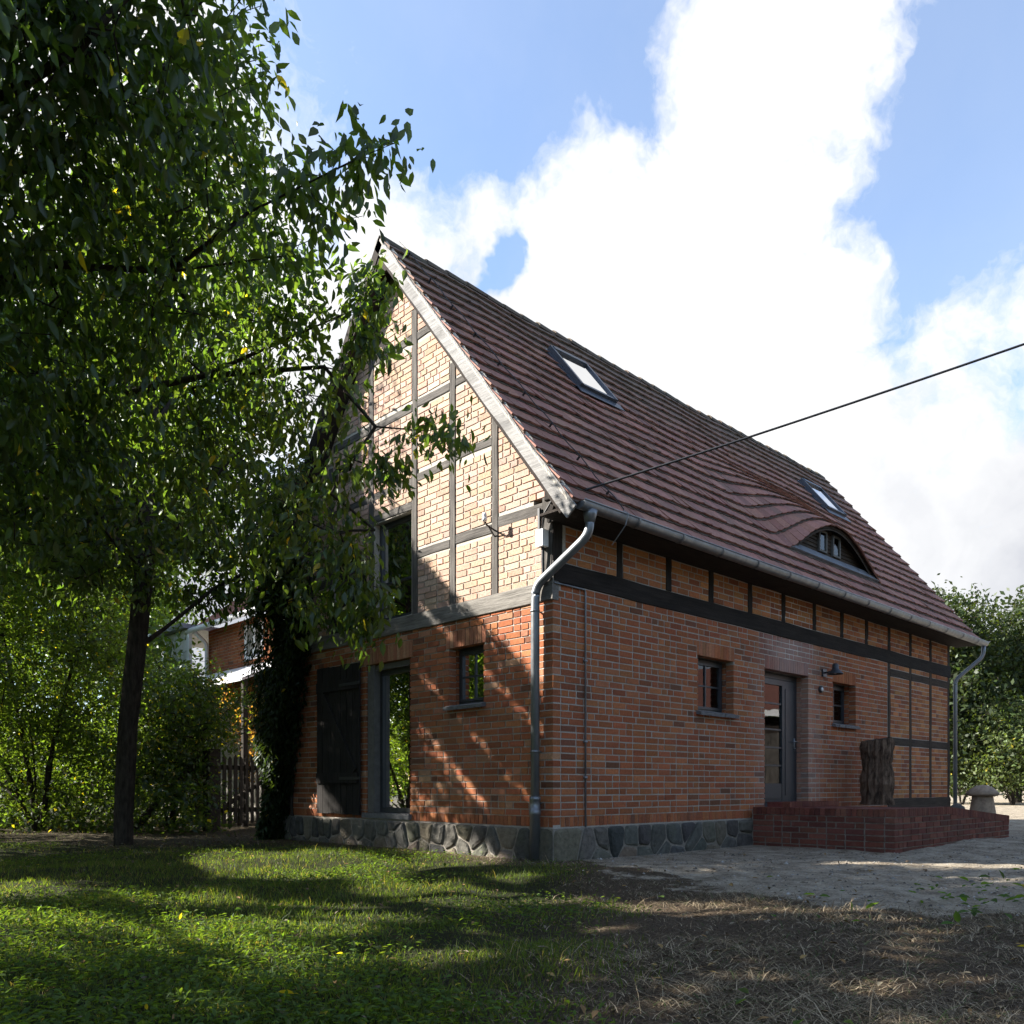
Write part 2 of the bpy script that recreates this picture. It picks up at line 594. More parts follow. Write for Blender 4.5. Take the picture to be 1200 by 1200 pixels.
c = m.mix(sepc.outputs['Green'], soil, green)
c = m.mix(ssel, c, sand)
m.bump(m.math('ADD', nB, nA), 1.0, 0.05)
M['ground'] = m.done(c, 0.95, spec=0.1)

# ------------------------------------------------------------------ house
# Corner of the house at the origin: long wall along +X (faces -Y), gable wall along +Y (faces -X).
HL, HW = 11.67, 5.80
EY, EZ, RL = -0.45, 3.72, 5.396          # eave line and length of the roof slope
SY, SZ = 0.6208, 0.7840                  # slope direction in Y and Z
RIDGE_Y, RIDGE_Z = 2.90, 7.95
house = empty('half_timbered_house', (0, 0, 0),
              'red brick half-timbered house with steep tiled roof and eyebrow dormer', 'house')


def fac(u, z, d): return (u, -d, z)
def gab(u, z, d): return (-d, u, z)


def wall_top(u):
    """underside of the roof above the gable wall"""
    y = min(u, HW - u)
    return EZ + (y - EY) * (SZ / SY) - 0.17


def pick(pal):
    c = pal[int(rng.integers(len(pal)))]
    k = rng.uniform(0.84, 1.16)
    return tuple(min(0.9, q * k * t * rng.uniform(0.95, 1.05)) for q, t in zip(c, (1.0, 1.0, 0.94)))


PAL_LOW = [(0.30, 0.105, 0.058), (0.31, 0.112, 0.060), (0.28, 0.095, 0.054), (0.35, 0.14, 0.074), (0.26, 0.09, 0.053), (0.30, 0.105, 0.058), (0.30, 0.105, 0.058), (0.29, 0.10, 0.056),
           (0.31, 0.11, 0.06), (0.30, 0.105, 0.058), (0.35, 0.14, 0.075), (0.32, 0.12, 0.065), (0.33, 0.13, 0.068), (0.31, 0.115, 0.06), (0.32, 0.12, 0.062), (0.17, 0.075, 0.052), (0.34, 0.135, 0.07)]
PAL_GAB = [(0.40, 0.185, 0.105), (0.43, 0.215, 0.125), (0.37, 0.16, 0.088), (0.46, 0.25, 0.15), (0.34, 0.14, 0.08)]
PAL_FRZ = [(0.36, 0.150, 0.075), (0.40, 0.18, 0.09), (0.32, 0.120, 0.065), (0.25, 0.09, 0.055), (0.38, 0.16, 0.08)]
PAL_UP = [(0.46, 0.315, 0.25), (0.48, 0.335, 0.27), (0.44, 0.285, 0.215), (0.50, 0.36, 0.30), (0.42, 0.26, 0.19), (0.47, 0.325, 0.26)]
PAL_NEW = [(0.25, 0.072, 0.045), (0.29, 0.085, 0.05), (0.21, 0.06, 0.042)]


PAL_LOW = [(r_ * 1.06, g_ * 1.0, b_ * 0.84) for r_, g_, b_ in PAL_LOW]
PAL_FRZ = [(r_ * 1.12, g_ * 1.08, b_ * 0.88) for r_, g_, b_ in PAL_FRZ]
PAL_UP = [tuple(0.55 * q + 0.45 * w_ for q, w_ in zip(c_, (0.465, 0.32, 0.255))) for c_ in PAL_UP]


def hexpts(mp, ub0, ub1, ut0, ut1, z0, z1, d0, d1):
    j = lambda: rng.uniform(-0.0022, 0.0022)
    fr = [(ub0 + j(), z0 + j()), (ub1 + j(), z0 + j()), (ut1 + j(), z1 + j()), (ut0 + j(), z1 + j())]
    dd = [d0 + rng.uniform(-0.001, 0.002) for _ in range(4)]
    return [mp(u, z, dd[i]) for i, (u, z) in enumerate(fr)] + [mp(u, z, d1) for (u, z) in fr]


JV = 0.020                                 # upright joints show wider
JO = 0.0148                                # joint
CO = 0.0768                                # course height


def fill_courses(store, mp, z0, z1, span, holes, pal, corner=None, k0=0, depth=0.115, proud=0.0, zbase=None):
    """span(z) -> (u0, u1) allowed at height z; holes: rects (u0, u1, z0, z1)."""
    n = max(1, int(round((z1 - z0) / CO)))
    h = (z1 - z0) / n
    for k in range(n):
        zb, zt = z0 + k * h, z0 + (k + 1) * h
        a0, a1 = span(zb + JO / 2); b0, b1 = span(zt - JO / 2)
        lo, hi = max(a0, b0), min(a1, b1)
        c0 = 0.12 if (corner is not None and (k + k0) % 2 == corner) else 0.0
        segs = [(lo + (c0 if lo < 0.02 else 0), hi)]
        for (h0, h1, q0, q1) in holes:
            ov = min(zt, q1) - max(zb, q0)
            if ov < 0.35 * h: continue
            new = []
            for (s0, s1) in segs:
                if h1 <= s0 or h0 >= s1: new.append((s0, s1)); continue
                if h0 > s0: new.append((s0, h0))
                if h1 < s1: new.append((h1, s1))
            segs = new
        for (s0, s1) in segs:
            if s1 - s0 < 0.03: continue
            u = s0
            first = True
            st = (k + k0) % 2
            while u < s1 - 0.025:
                L = 0.25 if (rng.random() < 0.62) else 0.125
                if first:
                    L = (0.25, 0.125)[st] if rng.random() < 0.8 else 0.19
                    first = False
                e = u + L
                if s1 - e < 0.07: e = s1
                ub0 = ut0 = u + (JV / 2 if corner is None or u > 0.01 else 0.0)
                ub1 = ut1 = min(e, s1) - JV / 2
                if u == s0 and abs(s0 - lo) < 1e-6 and a0 != b0: ub0, ut0 = a0 + JO / 2, b0 + JO / 2
                if e >= s1 and abs(s1 - hi) < 1e-6 and a1 != b1: ub1, ut1 = a1 - JO / 2, b1 - JO / 2
                d0 = proud + abs(rng.normal(0, 0.0016))
                store.append((hexpts(mp, ub0, ub1, ut0, ut1, zb + JO / 2, zt - JO / 2, d0, -depth), pick(pal)))
                u = e


def soldiers(store, mp, u0, u1, z0, z1, pal, w=0.071, proud=0.001):
    n = max(1, int(round((u1 - u0) / w)))
    h = (u1 - u0) / n
    for i in range(n):
        store.append((hexpts(mp, u0 + i * h + 0.004, u0 + (i + 1) * h - 0.004, u0 + i * h + 0.004, u0 + (i + 1) * h - 0.004,
                             z0 + 0.005, z1 - 0.005, proud + rng.normal(0, 0.001), -0.115), pick(pal)))


def core(mp, ubreaks, zbot, top, holes, d0, d1, mb):
    us = sorted(set([round(u, 4) for u in ubreaks]))
    for a, b in zip(us[:-1], us[1:]):
        mid = (a + b) / 2
        cuts = sorted([(q0, q1) for (h0, h1, q0, q1) in holes if h0 < mid < h1])
        z = zbot
        for (q0, q1) in cuts:
            if q0 > z:
                mb.hexa([mp(a, z, d0), mp(b, z, d0), mp(b, q0, d0), mp(a, q0, d0), mp(a, z, d1), mp(b, z, d1), mp(b, q0, d1), mp(a, q0, d1)])
            z = max(z, q1)
        mb.hexa([mp(a, z, d0), mp(b, z, d0), mp(b, top(b), d0), mp(a, top(a), d0), mp(a, z, d1), mp(b, z, d1), mp(b, top(b), d1), mp(a, top(a), d1)])


def timber(name, a, b, w, h, up, mat, parent=house, seg=6, jit=0.0065, c=None):
    """Hand-hewn beam: chamfered section whose faces wander a little."""
    a, b, up = Vector(a), Vector(b), Vector(up)
    d = (b - a).normalized(); sx = d.cross(up).normalized(); uy = sx.cross(d).normalized()
    ch = 0.008
    prf = [(-w/2+ch, -h/2), (w/2-ch, -h/2), (w/2, -h/2+ch), (w/2, h/2-ch), (w/2-ch, h/2), (-w/2+ch, h/2), (-w/2, h/2-ch), (-w/2, -h/2+ch)]
    n = 8
    vs, fs = [], []
    for i in range(seg + 1):
        p = a.lerp(b, i / seg)
        ox, oy = (random.uniform(-jit, jit) * 0.4, random.uniform(-jit, jit)) if 0 < i < seg else (0, 0)
        g = 1 + random.uniform(-jit, jit) * 6
        for x, y in prf:
            vs.append(p + sx * (x + ox) + uy * (y * g + oy))
    for i in range(seg):
        for k in range(n):
            fs.append((i*n+k, i*n+(k+1) % n, (i+1)*n+(k+1) % n, (i+1)*n+k))
    fs += [tuple(range(n))[::-1], tuple(range(seg*n, seg*n+n))]
    mb = MB(); mb.add(vs, fs)
    return mb.build(name, mat, parent)


def post_f(x, z0, z1, w, mat, proud=0.006): return timber('post', (x, 0.05 - proud, z0), (x, 0.05 - proud, z1), w, 0.10, (0, 1, 0), mat)
def rail_f(x0, x1, z0, z1, mat, proud=0.004, name='rail'): return timber(name, (x0, 0.05 - proud, (z0+z1)/2), (x1, 0.05 - proud, (z0+z1)/2), 0.10, z1 - z0, (0, 0, 1), mat, seg=max(2, int(abs(x1-x0)/0.5)))
def post_g(y, z0, z1, w, mat, proud=0.007): return timber('post', (0.05 - proud, y, z0), (0.05 - proud, y, z1), w, 0.10, (1, 0, 0), mat)
def rail_g(y0, y1, z0, z1, mat, proud=0.004, name='rail', dz=0.0): return timber(name, (0.05 - proud, y0, (z0+z1)/2), (0.05 - proud, y1, (z0+z1)/2 + dz), 0.10, z1 - z0, (0, 0, 1), mat, seg=max(2, int(abs(y1-y0)/0.5)))


# --- openings (u0, u1, z0, z1)
W1 = (2.735, 3.565, 1.80, 2.520)
DR = (4.410, 5.690, 0.40, 2.510)
W2 = (6.540, 7.340, 1.83, 2.500)
GW = (1.130, 1.750, 1.80, 2.500)
GD = (2.560, 3.560, 0.42, 2.480)
GU = (2.530, 3.370, 3.045, 4.390)
GH = (3.560, 4.420, 2.98, 4.100)

fac_bricks, gab_bricks = [], []
Z0, ZS = 0.369, 0.486
# long wall
soldiers(fac_bricks, fac, 0.12, 4.41, Z0, ZS, PAL_LOW)
soldiers(fac_bricks, fac, 5.69, 8.63, Z0, ZS, PAL_LOW)
L1 = (2.700, 3.600, 2.520, 2.713); LD = (4.410, 5.700, 2.512, 2.713); L2 = (6.520, 7.360, 2.500, 2.713)
NEWP = (4.25, 5.85, 2.713, 3.02)
fill_courses(fac_bricks, fac, ZS, ZS + 33 * CO, lambda z: (0.0, 8.63), [W1, DR, W2, L1, LD, L2, NEWP], PAL_LOW, corner=0)
soldiers(fac_bricks, fac, L1[0], L1[1], L1[2], L1[3], [PAL_LOW[3], PAL_LOW[1], PAL_GAB[2]])
soldiers(fac_bricks, fac, LD[0], LD[1], LD[2], LD[3], PAL_NEW, 0.068)
soldiers(fac_bricks, fac, L2[0], L2[1], L2[2], L2[3], [PAL_LOW[3], PAL_LOW[1]])
fill_courses(fac_bricks, fac, NEWP[2], NEWP[3], lambda z: (NEWP[0], NEWP[1]), [], PAL_NEW)
# frieze above the long beam and the timber-framed end
FP = [0.14, 1.13, 2.09, 3.03, 4.005, 4.94, 5.90, 6.84, 7.77, 8.70, 9.66, 10.64, 11.60]
for a, b in zip(FP[:-1], FP[1:]):
    fill_courses(fac_bricks, fac, 3.25, 3.73, lambda z, a=a, b=b: (a + 0.055, b - 0.055), [], PAL_FRZ, k0=random.randint(0, 1), proud=0.0)
EP = [8.70, 9.66, 10.64, 11.60]
for a, b in zip(EP[:-1], EP[1:]):
    for (q0, q1) in [(0.60, 1.555), (1.705, 2.79), (2.935, 3.02)]:
        fill_courses(fac_bricks, fac, q0, q1, lambda z, a=a, b=b: (a + 0.05, b - 0.05), [], PAL_FRZ[:4], proud=0.0)

# gable wall, lower storey
soldiers(gab_bricks, gab, 0.0, 2.56, Z0, ZS, PAL_LOW)
soldiers(gab_bricks, gab, 3.56, HW, Z0, ZS, PAL_LOW)
LG = (1.08, 1.82, 2.500, 2.713); LGD = (2.50, 3.62, 2.482, 2.713)
fill_courses(gab_bricks, gab, ZS, ZS + 31 * CO, lambda z: (0.0, HW), [GW, GD, LG, LGD], PAL_GAB + PAL_LOW, corner=1)
soldiers(gab_bricks, gab, LG[0], LG[1], LG[2], LG[3], PAL_GAB)
soldiers(gab_bricks, gab, LGD[0], LGD[1], LGD[2], LGD[3], PAL_GAB)
# gable wall, timber-framed upper part
GP = [0.085, 0.925, 1.690, 2.455, 3.440, 4.480, 5.050, 5.715]
rails = [(0.155, 0.865, 3.775, 3.905), (0.985, 1.630, 3.745, 3.860), (1.750, 2.395, 3.735, 3.845), (4.54, 5.65, 3.74, 3.86),
         (0.985, 1.630, 4.770, 4.870), (1.750, 2.395, 4.735, 4.840), (2.515, 3.380, 4.700, 4.800), (3.50, 4.42, 4.70, 4.80), (2.515, 3.380, 4.390, 4.490),
         (1.360, 1.630, 5.675, 5.775), (1.750, 2.395, 5.665, 5.770), (2.515, 3.380, 5.655, 5.760), (3.50, 4.40, 5.66, 5.77),
         (2.02, 2.395, 6.545, 6.650), (2.515, 3.380, 6.545, 6.650)]


def gspan(z):
    e = max(0.0, (z - EZ + 0.17) * (SY / SZ) + EY)
    return (e, HW - e)


tops = {0.085: 3.95, 0.925: 5.10, 1.690: 5.99, 2.455: 6.95, 3.440: 6.80, 4.480: 5.45, 5.050: 4.7, 5.715: 3.95}
gholes = [GU, GH] + [(p - 0.058, p + 0.058, 2.9, tops[p]) for p in GP] + [r for r in rails]
fill_courses(gab_bricks, gab, 3.03, 7.50, gspan, gholes, PAL_UP, proud=0.0)

# --- brick objects: the 300 that show largest one by one, the others as one mass per wall
long_core = MB()
grown = lambda o: (o[0] - 0.02, o[1] + 0.02, o[2] - 0.02, o[3] + 0.02)
holesF = [grown(o) for o in (W1, DR, W2)]
core(fac, [0.0035, HL - 0.0035] + [u for h in holesF for u in h[:2]], 0.0, lambda u: 3.75, holesF, -0.0035, -0.30, long_core)
long_wall = long_core.build('long_wall', M['mortar'], house)
gable_core = MB()
holesG = [grown(GW), grown(GD), GU, GH]
core(gab, [0.3, 0.45, 2.9, 5.35, HW] + [u for h in holesG for u in h[:2]], 0.0, wall_top, holesG, -0.0075, -0.30, gable_core)
gable_wall = gable_core.build('gable_wall', M['mortar'], house)
rest = MB()
rest.box(0.31, HL, HW - 0.30, HW, 0.0, 3.75)                       # rear wall
bw = rest.build('rear_wall', M['mortar'], house)
rest = MB()
core(lambda u, z, d: (HL + d, u, z), [0.31, 0.45, 2.9, 5.35, HW - 0.31], 0.0, wall_top, [], 0.0, -0.28, rest)
rest.build('gable_wall', M['mortar'], house)

every = [(p, c, 0) for p, c in fac_bricks] + [(p, c, 1) for p, c in gab_bricks]
cen = np.array([np.mean(np.array(p[0:4]), axis=0) for p, c, w in every])
area = np.array([np.linalg.norm(np.subtract(p[1], p[0])) for p, c, w in every])
dist = np.linalg.norm(cen - CAM, axis=1)
order = np.argsort(-area / dist ** 2)
big = set(order[:300].tolist())
mass = [MB(), MB()]
for i, (p, c, w) in enumerate(every):
    if i in big:
        mb = MB(); mb.hexa(p, c, back=False)
        mb.build('brick', M['brick'], (long_wall, gable_wall)[w])
    else:
        mass[w].hexa(p, c, back=False)
for w in (0, 1):
    tag(mass[w].build('brickwork', M['brick'], (long_wall, gable_wall)[w]), kind='stuff')

# --- brick jambs and heads of the recessed openings
def jambs(parent, kind, o, depth, skip=()):
    st = []
    u0, u1, z0, z1 = o
    for side, u in ((-1, u0), (1, u1)):
        if side in skip: continue
        if kind == 'f': mp = lambda q, z, d, u=u, s=side: (u - s * d, q, z)
        else: mp = lambda q, z, d, u=u, s=side: (q, u - s * d, z)
        n = int(round((z1 - z0) / CO)); h = (z1 - z0) / n
        for k in range(n):
            cuts = [0.118, depth] if k % 2 else [0.06, 0.118 + 0.06, depth] if depth > 0.2 else [0.10, depth]
            q = 0.117
            e = depth
            st.append((hexpts(mp, q + 0.004, e, q + 0.004, e, z0 + k*h + JO/2, z0 + (k+1)*h - JO/2, -0.004 + rng.normal(0, .001), -0.03), pick(PAL_LOW)))
    mb = MB()
    for p, c in st: mb.hexa(p, c, back=False)
    return tag(mb.build('jamb_bricks', M['brick'], parent), kind='stuff')


for o in (W1, DR, W2): jambs(long_wall, 'f', o, 0.26)
jambs(gable_wall, 'g', GW, 0.24)

# --- fieldstone plinth
plinth = MB()
plinth.box(-0.055, HL - 0.1, -0.055, 0.012, -0.3, Z0 - 0.012)
plinth.box(-0.055, 0.012, 0.012, HW, -0.3, Z0 - 0.012)
plinth_o = plinth.build('plinth', M['plinth_mortar'], house)
SC = [(0.10, 0.096, 0.09), (0.13, 0.12, 0.105), (0.065, 0.064, 0.064), (0.15, 0.125, 0.10), (0.11, 0.10, 0.085), (0.16, 0.125, 0.098), (0.085, 0.08, 0.075)]


def clip_poly(poly, n_, c_):
    """keep the side where p . n_ <= c_"""
    out = []
    for a, b in zip(poly, poly[1:] + poly[:1]):
        da, db = a @ n_ - c_, b @ n_ - c_
        if da <= 0: out.append(a)
        if da * db < 0: out.append(a + (b - a) * (da / (da - db)))
    return out


def stones(mp, u0, u1):
    """irregular fieldstones: cells round random seeds, each shrunk by its joint and bulging"""
    zt, zb0 = Z0 - 0.012, -0.07
    seeds = []
    u = u0
    while u < u1:
        w_ = rng.uniform(0.20, 0.42)
        m_ = rng.uniform(0.10, 0.26)
        seeds.append((u + w_ * rng.uniform(0.2, 0.8), m_ + 0.12 * rng.random()))
        if rng.random() < 0.75: seeds.append((u + w_ * rng.uniform(0.1, 0.9), m_ - 0.15 - 0.05 * rng.random()))
        u += w_ * 0.86
    seeds = np.array(seeds)
    for i_, p in enumerate(seeds):
        poly = [np.array(q) for q in ((u0, zb0), (u1, zb0), (u1, zt), (u0, zt))]
        for k_, q in enumerate(seeds):
            if k_ == i_ or abs(q[0] - p[0]) > 1.3: continue
            nn = q - p; L_ = np.linalg.norm(nn); nn = nn / L_
            poly = clip_poly(poly, nn, nn @ (p + q) / 2 - 0.010)
            if len(poly) < 3: break
        if len(poly) < 3: continue
        P_ = np.array(poly); ctr = P_.mean(0)
        if np.ptp(P_[:, 0]) < 0.05 or np.ptp(P_[:, 1]) < 0.05: continue
        # round the corners off
        rp = []
        for a, b, c in zip(np.roll(P_, 1, 0), P_, np.roll(P_, -1, 0)):
            rp += [b + (a - b) * rng.uniform(0.15, 0.28), b + (a + c - 2 * b) * 0.045, b + (c - b) * rng.uniform(0.15, 0.28)]
        rp = np.array(rp); n_ = len(rp)
        bul = rng.uniform(0.012, 0.036)
        rings = [(1.0, 0.042), (0.985, 0.060), (0.88, 0.062 + 0.6 * bul), (0.60, 0.062 + bul)]
        vs, fs = [], []
        tilt = rng.uniform(-0.06, 0.06, 2)
        for sc2, d_ in rings:
            for q in rp:
                w2 = ctr + (q - ctr) * sc2 + (rng.uniform(-.004, .004, 2) if sc2 < 0.95 else 0)
                vs.append(mp(w2[0], min(w2[1], zt), d_ + ((w2 - ctr) @ tilt + rng.uniform(-.004, .004)) * (sc2 < 0.95)))
        for r_ in range(3):
            fs += [(r_*n_+k, r_*n_+(k+1) % n_, (r_+1)*n_+(k+1) % n_, (r_+1)*n_+k) for k in range(n_)]
        fs.append(tuple(range(3*n_, 4*n_)))
        mb = MB(); mb.add(vs, fs, pick(SC)); mb.build('stone', M['stone'], plinth_o)


stones(fac, -0.05, 4.4)
stones(gab, -0.05, HW)

# --- timber frame
rail_f(0.02, HL + 0.02, 3.022, 3.248, M['tar_x'], 0.012, 'beam')
rail_f(-0.02, HL + 0.02, 3.66, 3.84, M['tar_x'], 0.03, 'wall_plate')
for x in FP[1:-1]: post_f(x, 3.25, 3.70, 0.115, M['tar_z'])
post_f(0.075, 3.25, 3.70, 0.15, M['tar_z'])
post_f(11.60, 0.60, 3.70, 0.12, M['brown_z'])
for x in EP[:-1]:
    post_f(x, 0.60, 3.02, 0.11, M['brown_z'])
for a, b in zip(EP[:-1], EP[1:]):
    rail_f(a + 0.055, b - 0.055, 2.79, 2.93, M['brown_x'])
    rail_f(a + 0.055, b - 0.055, 1.56, 1.70, M['brown_x'])
rail_f(8.65, HL + 0.01, 0.40, 0.60, M['brown_x'], 0.012, 'sill_beam')
rail_g(-0.012, HW, 2.822, 3.032, M['grey_beam'], 0.022, 'beam')
for p in GP:
    post_g(p, 3.03, tops[p], 0.112 if p != 0.085 else 0.15, M['oak_z'])
for (a, b, q0, q1) in rails: rail_g(a, b, q0, q1, M['oak_y'], dz=random.uniform(-0.015, 0.015))
# brace in the top of the gable
timber('brace', (0.045, 3.42, 7.15), (0.045, 3.04, 6.60), 0.09, 0.11, (1, 0, 0), M['tar_z'])
rail_g(-0.03, 0.10, 3.90, 4.04, M['tar_y'], 0.03, 'beam_end')

# ------------------------------------------------------------------ roof
X0R, X1R = -0.24, 11.99
N = np.array([0, -SZ, SY])
S0, DCX = 0.82, 6.78                       # eyebrow dormer: its front line on the slope and its middle


def bump(X, s):
    if s < S0 - 1e-6: return 0.0
    a = (s - S0) / 2.6
    if a >= 1: return 0.0
    A = 0.66 * (1 - a) ** 1.15
    w = 1.62 + 0.95 * min(1.0, a * 1.6)
    t = abs(X - DCX) / w
    return A * math.cos(math.pi * t / 2) ** (1.15 + 0.85 * a) if t < 1 else 0.0


def sag(X): return -0.05 * math.sin(math.pi * min(1, max(0, (X + 0.2) / 12.2))) + 0.022 * math.sin(X * 2.1) * math.sin(X * 0.7)


def RP(X, s, h=0.0, b=None):
    bb = bump(X, s) if b is None else b
    k = s / RL
    return np.array([X, EY + s * SY, EZ + s * SZ + bb + sag(X) * k]) + N * h


roof_deck = MB()
# sarking under the tiles: a thin slab on each slope, following the eyebrow
nx, ns = 62, 34
xs = np.linspace(X0R + 0.03, X1R - 0.03, nx)
for (lo, hi, mode) in [(0.0, S0, 0), (S0, RL, 1)]:
    k = 6 if mode == 0 else 30
    ss = np.linspace(lo, hi, k)
    g = [[RP(x, s, 0.0, 0.0 if mode == 0 else None) for s in ss] for x in xs]
    vs = [p for r_ in g for p in r_]
    fs = [(i*k+j, (i+1)*k+j, (i+1)*k+j+1, i*k+j+1) for i in range(nx-1) for j in range(k-1)]
    roof_deck.add(vs, fs)
    roof_deck.add([p - N * 0.05 for p in vs], fs)
roof = roof_deck.build('roof', M['soffit'], house)
mb = MB()
def RB(X, s, h): return (X, 2 * RIDGE_Y - (EY + s * SY) + SZ * h, EZ + s * SZ + SY * h)
mb.hexa([RB(X0R, 0, 0.045), RB(X1R, 0, 0.045), RB(X1R, RL, 0.045), RB(X0R, RL, 0.045), RB(X0R, 0, -0.05), RB(X1R, 0, -0.05), RB(X1R, RL, -0.05), RB(X0R, RL, -0.05)], (0.15, 0.065, 0.05))
mb.build('rear_slope', M['tile'], roof)
# boards closing the verge from below and the eave
mb = MB()
mb.hexa([RP(X0R, 0.0, -0.055), RP(X0R, RL, -0.055), RP(X0R, RL, -0.16), RP(X0R, 0.0, -0.16), RP(-0.0, 0.0, -0.055), RP(-0.0, RL, -0.055), RP(0, RL, -0.16), RP(0, 0, -0.16)])
mb.hexa([RB(X0R, 0.0, -0.055), RB(X0R, RL, -0.055), RB(X0R, RL, -0.16), RB(X0R, 0.0, -0.16), RB(-0.0, 0.0, -0.055), RB(-0.0, RL, -0.055), RB(0, RL, -0.16), RB(0, 0, -0.16)])
mb.build('verge_soffit', M['soffit'], roof)
mb = MB()
mb.box(X0R + 0.02, X1R - 0.02, EY + 0.02, -0.02, EZ - 0.055, EZ - 0.03)
mb.build('eave_soffit', M['soffit'], roof)

SKY1 = (2.20, 3.00, 3.38, 4.36)
SKY2 = (9.42, 10.26, 3.28, 4.18)
PAL_T = [(0.30, 0.140, 0.106), (0.31, 0.147, 0.112), (0.285, 0.130, 0.099), (0.315, 0.150, 0.116), (0.265, 0.120, 0.094), (0.30, 0.142, 0.108), (0.235, 0.116, 0.092)]
TW, EXP = 0.18, 0.285                    # crown tiling: two layers in every course
PAL_U = [(0.090, 0.066, 0.050), (0.105, 0.074, 0.056), (0.080, 0.060, 0.046)]   # lower layer, darker than the upper one
tiles = []
ncourse = int(RL / EXP)
for k in range(ncourse + 1):
    for lay in (0, 1):
        s = -0.06 + k * EXP + lay * 0.034 + 0.012 * math.sin(k * 1.7) + rng.uniform(-0.003, 0.003)
        x = X0R + (0.0 if (k + lay) % 2 else -TW / 2)
        hb, ht = ((0.030, 0.047), (0.050, 0.072))[lay]
        while x < X1R - 0.02:
            xa, xb = max(x, X0R), min(x + TW, X1R)
            x += TW
            if xb - xa < 0.03: continue
            xm, sm = (xa + xb) / 2, s + 0.1
            if any(a + 0.04 < xm < b - 0.04 and c < sm < d - 0.06 for a, b, c, d in (SKY1, SKY2)): continue
            tl = min(s + 0.36, RL)
            if tl - s < 0.05: continue
            slip = -rng.uniform(0.01, 0.04) if rng.random() < 0.012 else 0.0
            jl, jh = rng.uniform(-0.006, 0.006) + slip, rng.normal(0, 0.0022)
            ti = rng.normal(0, 0.006)
            arc = [(0.003, 0.016), (0.22, 0.004), (0.5, 0.0), (0.78, 0.004), (0.997, 0.016)]
            flat = s < S0 - 0.03
            top, bot = [], []
            for t, ds in arc:
                X = xa + (xb - xa) * t
                ss = s + ds + jl + ti * (t - 0.5)
                b = 0.0 if flat else bump(X, max(ss, S0))
                top.append(RP(X, ss, ht + jh + ti * (t - 0.5), b)); bot.append(RP(X, ss, hb + jh + ti * (t - 0.5), b))
            b0 = 0.0 if flat else bump(xa, tl); b1 = 0.0 if flat else bump(xb, tl)
            hu = 0.014 + 0.010 * lay
            up = [RP(xb - 0.001, tl, hu, b1), RP(xa + 0.001, tl, hu, b0)]
            vs = top + bot + up
            fs = [(0, 1, 2, 3, 4, 10, 11), (5, 6, 1, 0), (6, 7, 2, 1), (7, 8, 3, 2), (8, 9, 4, 3), (4, 9, 10), (0, 11, 5), (5, 11, 10, 9, 8, 7, 6)]
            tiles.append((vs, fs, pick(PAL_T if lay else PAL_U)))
tc = np.array([np.mean(t[0], axis=0) for t in tiles])
sel = set(np.argsort(np.linalg.norm(tc - CAM, axis=1))[:300].tolist())
mass_t = MB()
for i, (vs, fs, c) in enumerate(tiles):
    if i in sel:
        mb = MB(); mb.add(vs, fs, c); mb.build('tile', M['tile'], roof)
    else:
        mass_t.add(vs, fs, c)
tag(mass_t.build('tiling', M['tile'], roof), kind='stuff')
# ridge tiles
x = X0R
while x < X1R - 0.1:
    L = min(0.36, X1R - x)
    mb = MB()
    zz = RIDGE_Z + sag(x + L / 2) - 0.005 + random.uniform(-0.006, 0.006)
    c = pick([(0.13, 0.075, 0.055), (0.15, 0.07, 0.055), (0.11, 0.075, 0.055)])
    n = 8
    vs = []
    for xx, r_ in ((x, 0.105), (x + L + 0.03, 0.088)):
        for ro in (r_, r_ - 0.015):
            for q in range(n + 1):
                a = math.pi * q / n
                vs.append((xx, RIDGE_Y - ro * 1.15 * math.cos(a), zz - 0.05 + ro * math.sin(a) * 1.1))
    m1 = n + 1
    fs = [(q, q+1, 2*m1+q+1, 2*m1+q) for q in range(n)] + [(m1+q, m1+q+1, 3*m1+q+1, 3*m1+q) for q in range(n)] + [(q, q+1, m1+q+1, m1+q) for q in range(n)] + [(2*m1+q, 2*m1+q+1, 3*m1+q+1, 3*m1+q) for q in range(n)]
    mb.add(vs, fs, c)
    mb.build('ridge_tile', M['tile'], roof)
    x += L

# verge boards: weathered white on the sunny slope, bare on the other
def verge_board(f, mat, name, x=X0R - 0.012):
    mb = MB()
    k = 24
    top, bot = [], []
    for i in range(k + 1):
        s = -0.12 + (RL + 0.16) * i / k
        top.append(f(x, s, 0.030 + random.uniform(-0.010, 0.012)))
        bot.append(f(x, s, -0.125 + random.uniform(-0.006, 0.006)))
    vs = [tuple(p) for p in top] + [tuple(p) for p in bot]
    vs += [(p[0] + 0.022, p[1], p[2]) for p in top] + [(p[0] + 0.022, p[1], p[2]) for p in bot]
    m_ = k + 1
    fs = []
    for i in range(k):
        fs += [(i, i+1, m_+i+1, m_+i), (2*m_+i, 2*m_+i+1, 3*m_+i+1, 3*m_+i), (i, i+1, 2*m_+i+1, 2*m_+i), (m_+i, m_+i+1, 3*m_+i+1, 3*m_+i)]
    fs += [(0, m_, 3*m_, 2*m_), (k, m_+k, 3*m_+k, 2*m_+k)]
    mb.add(vs, fs)
    return mb.build(name, mat, roof)


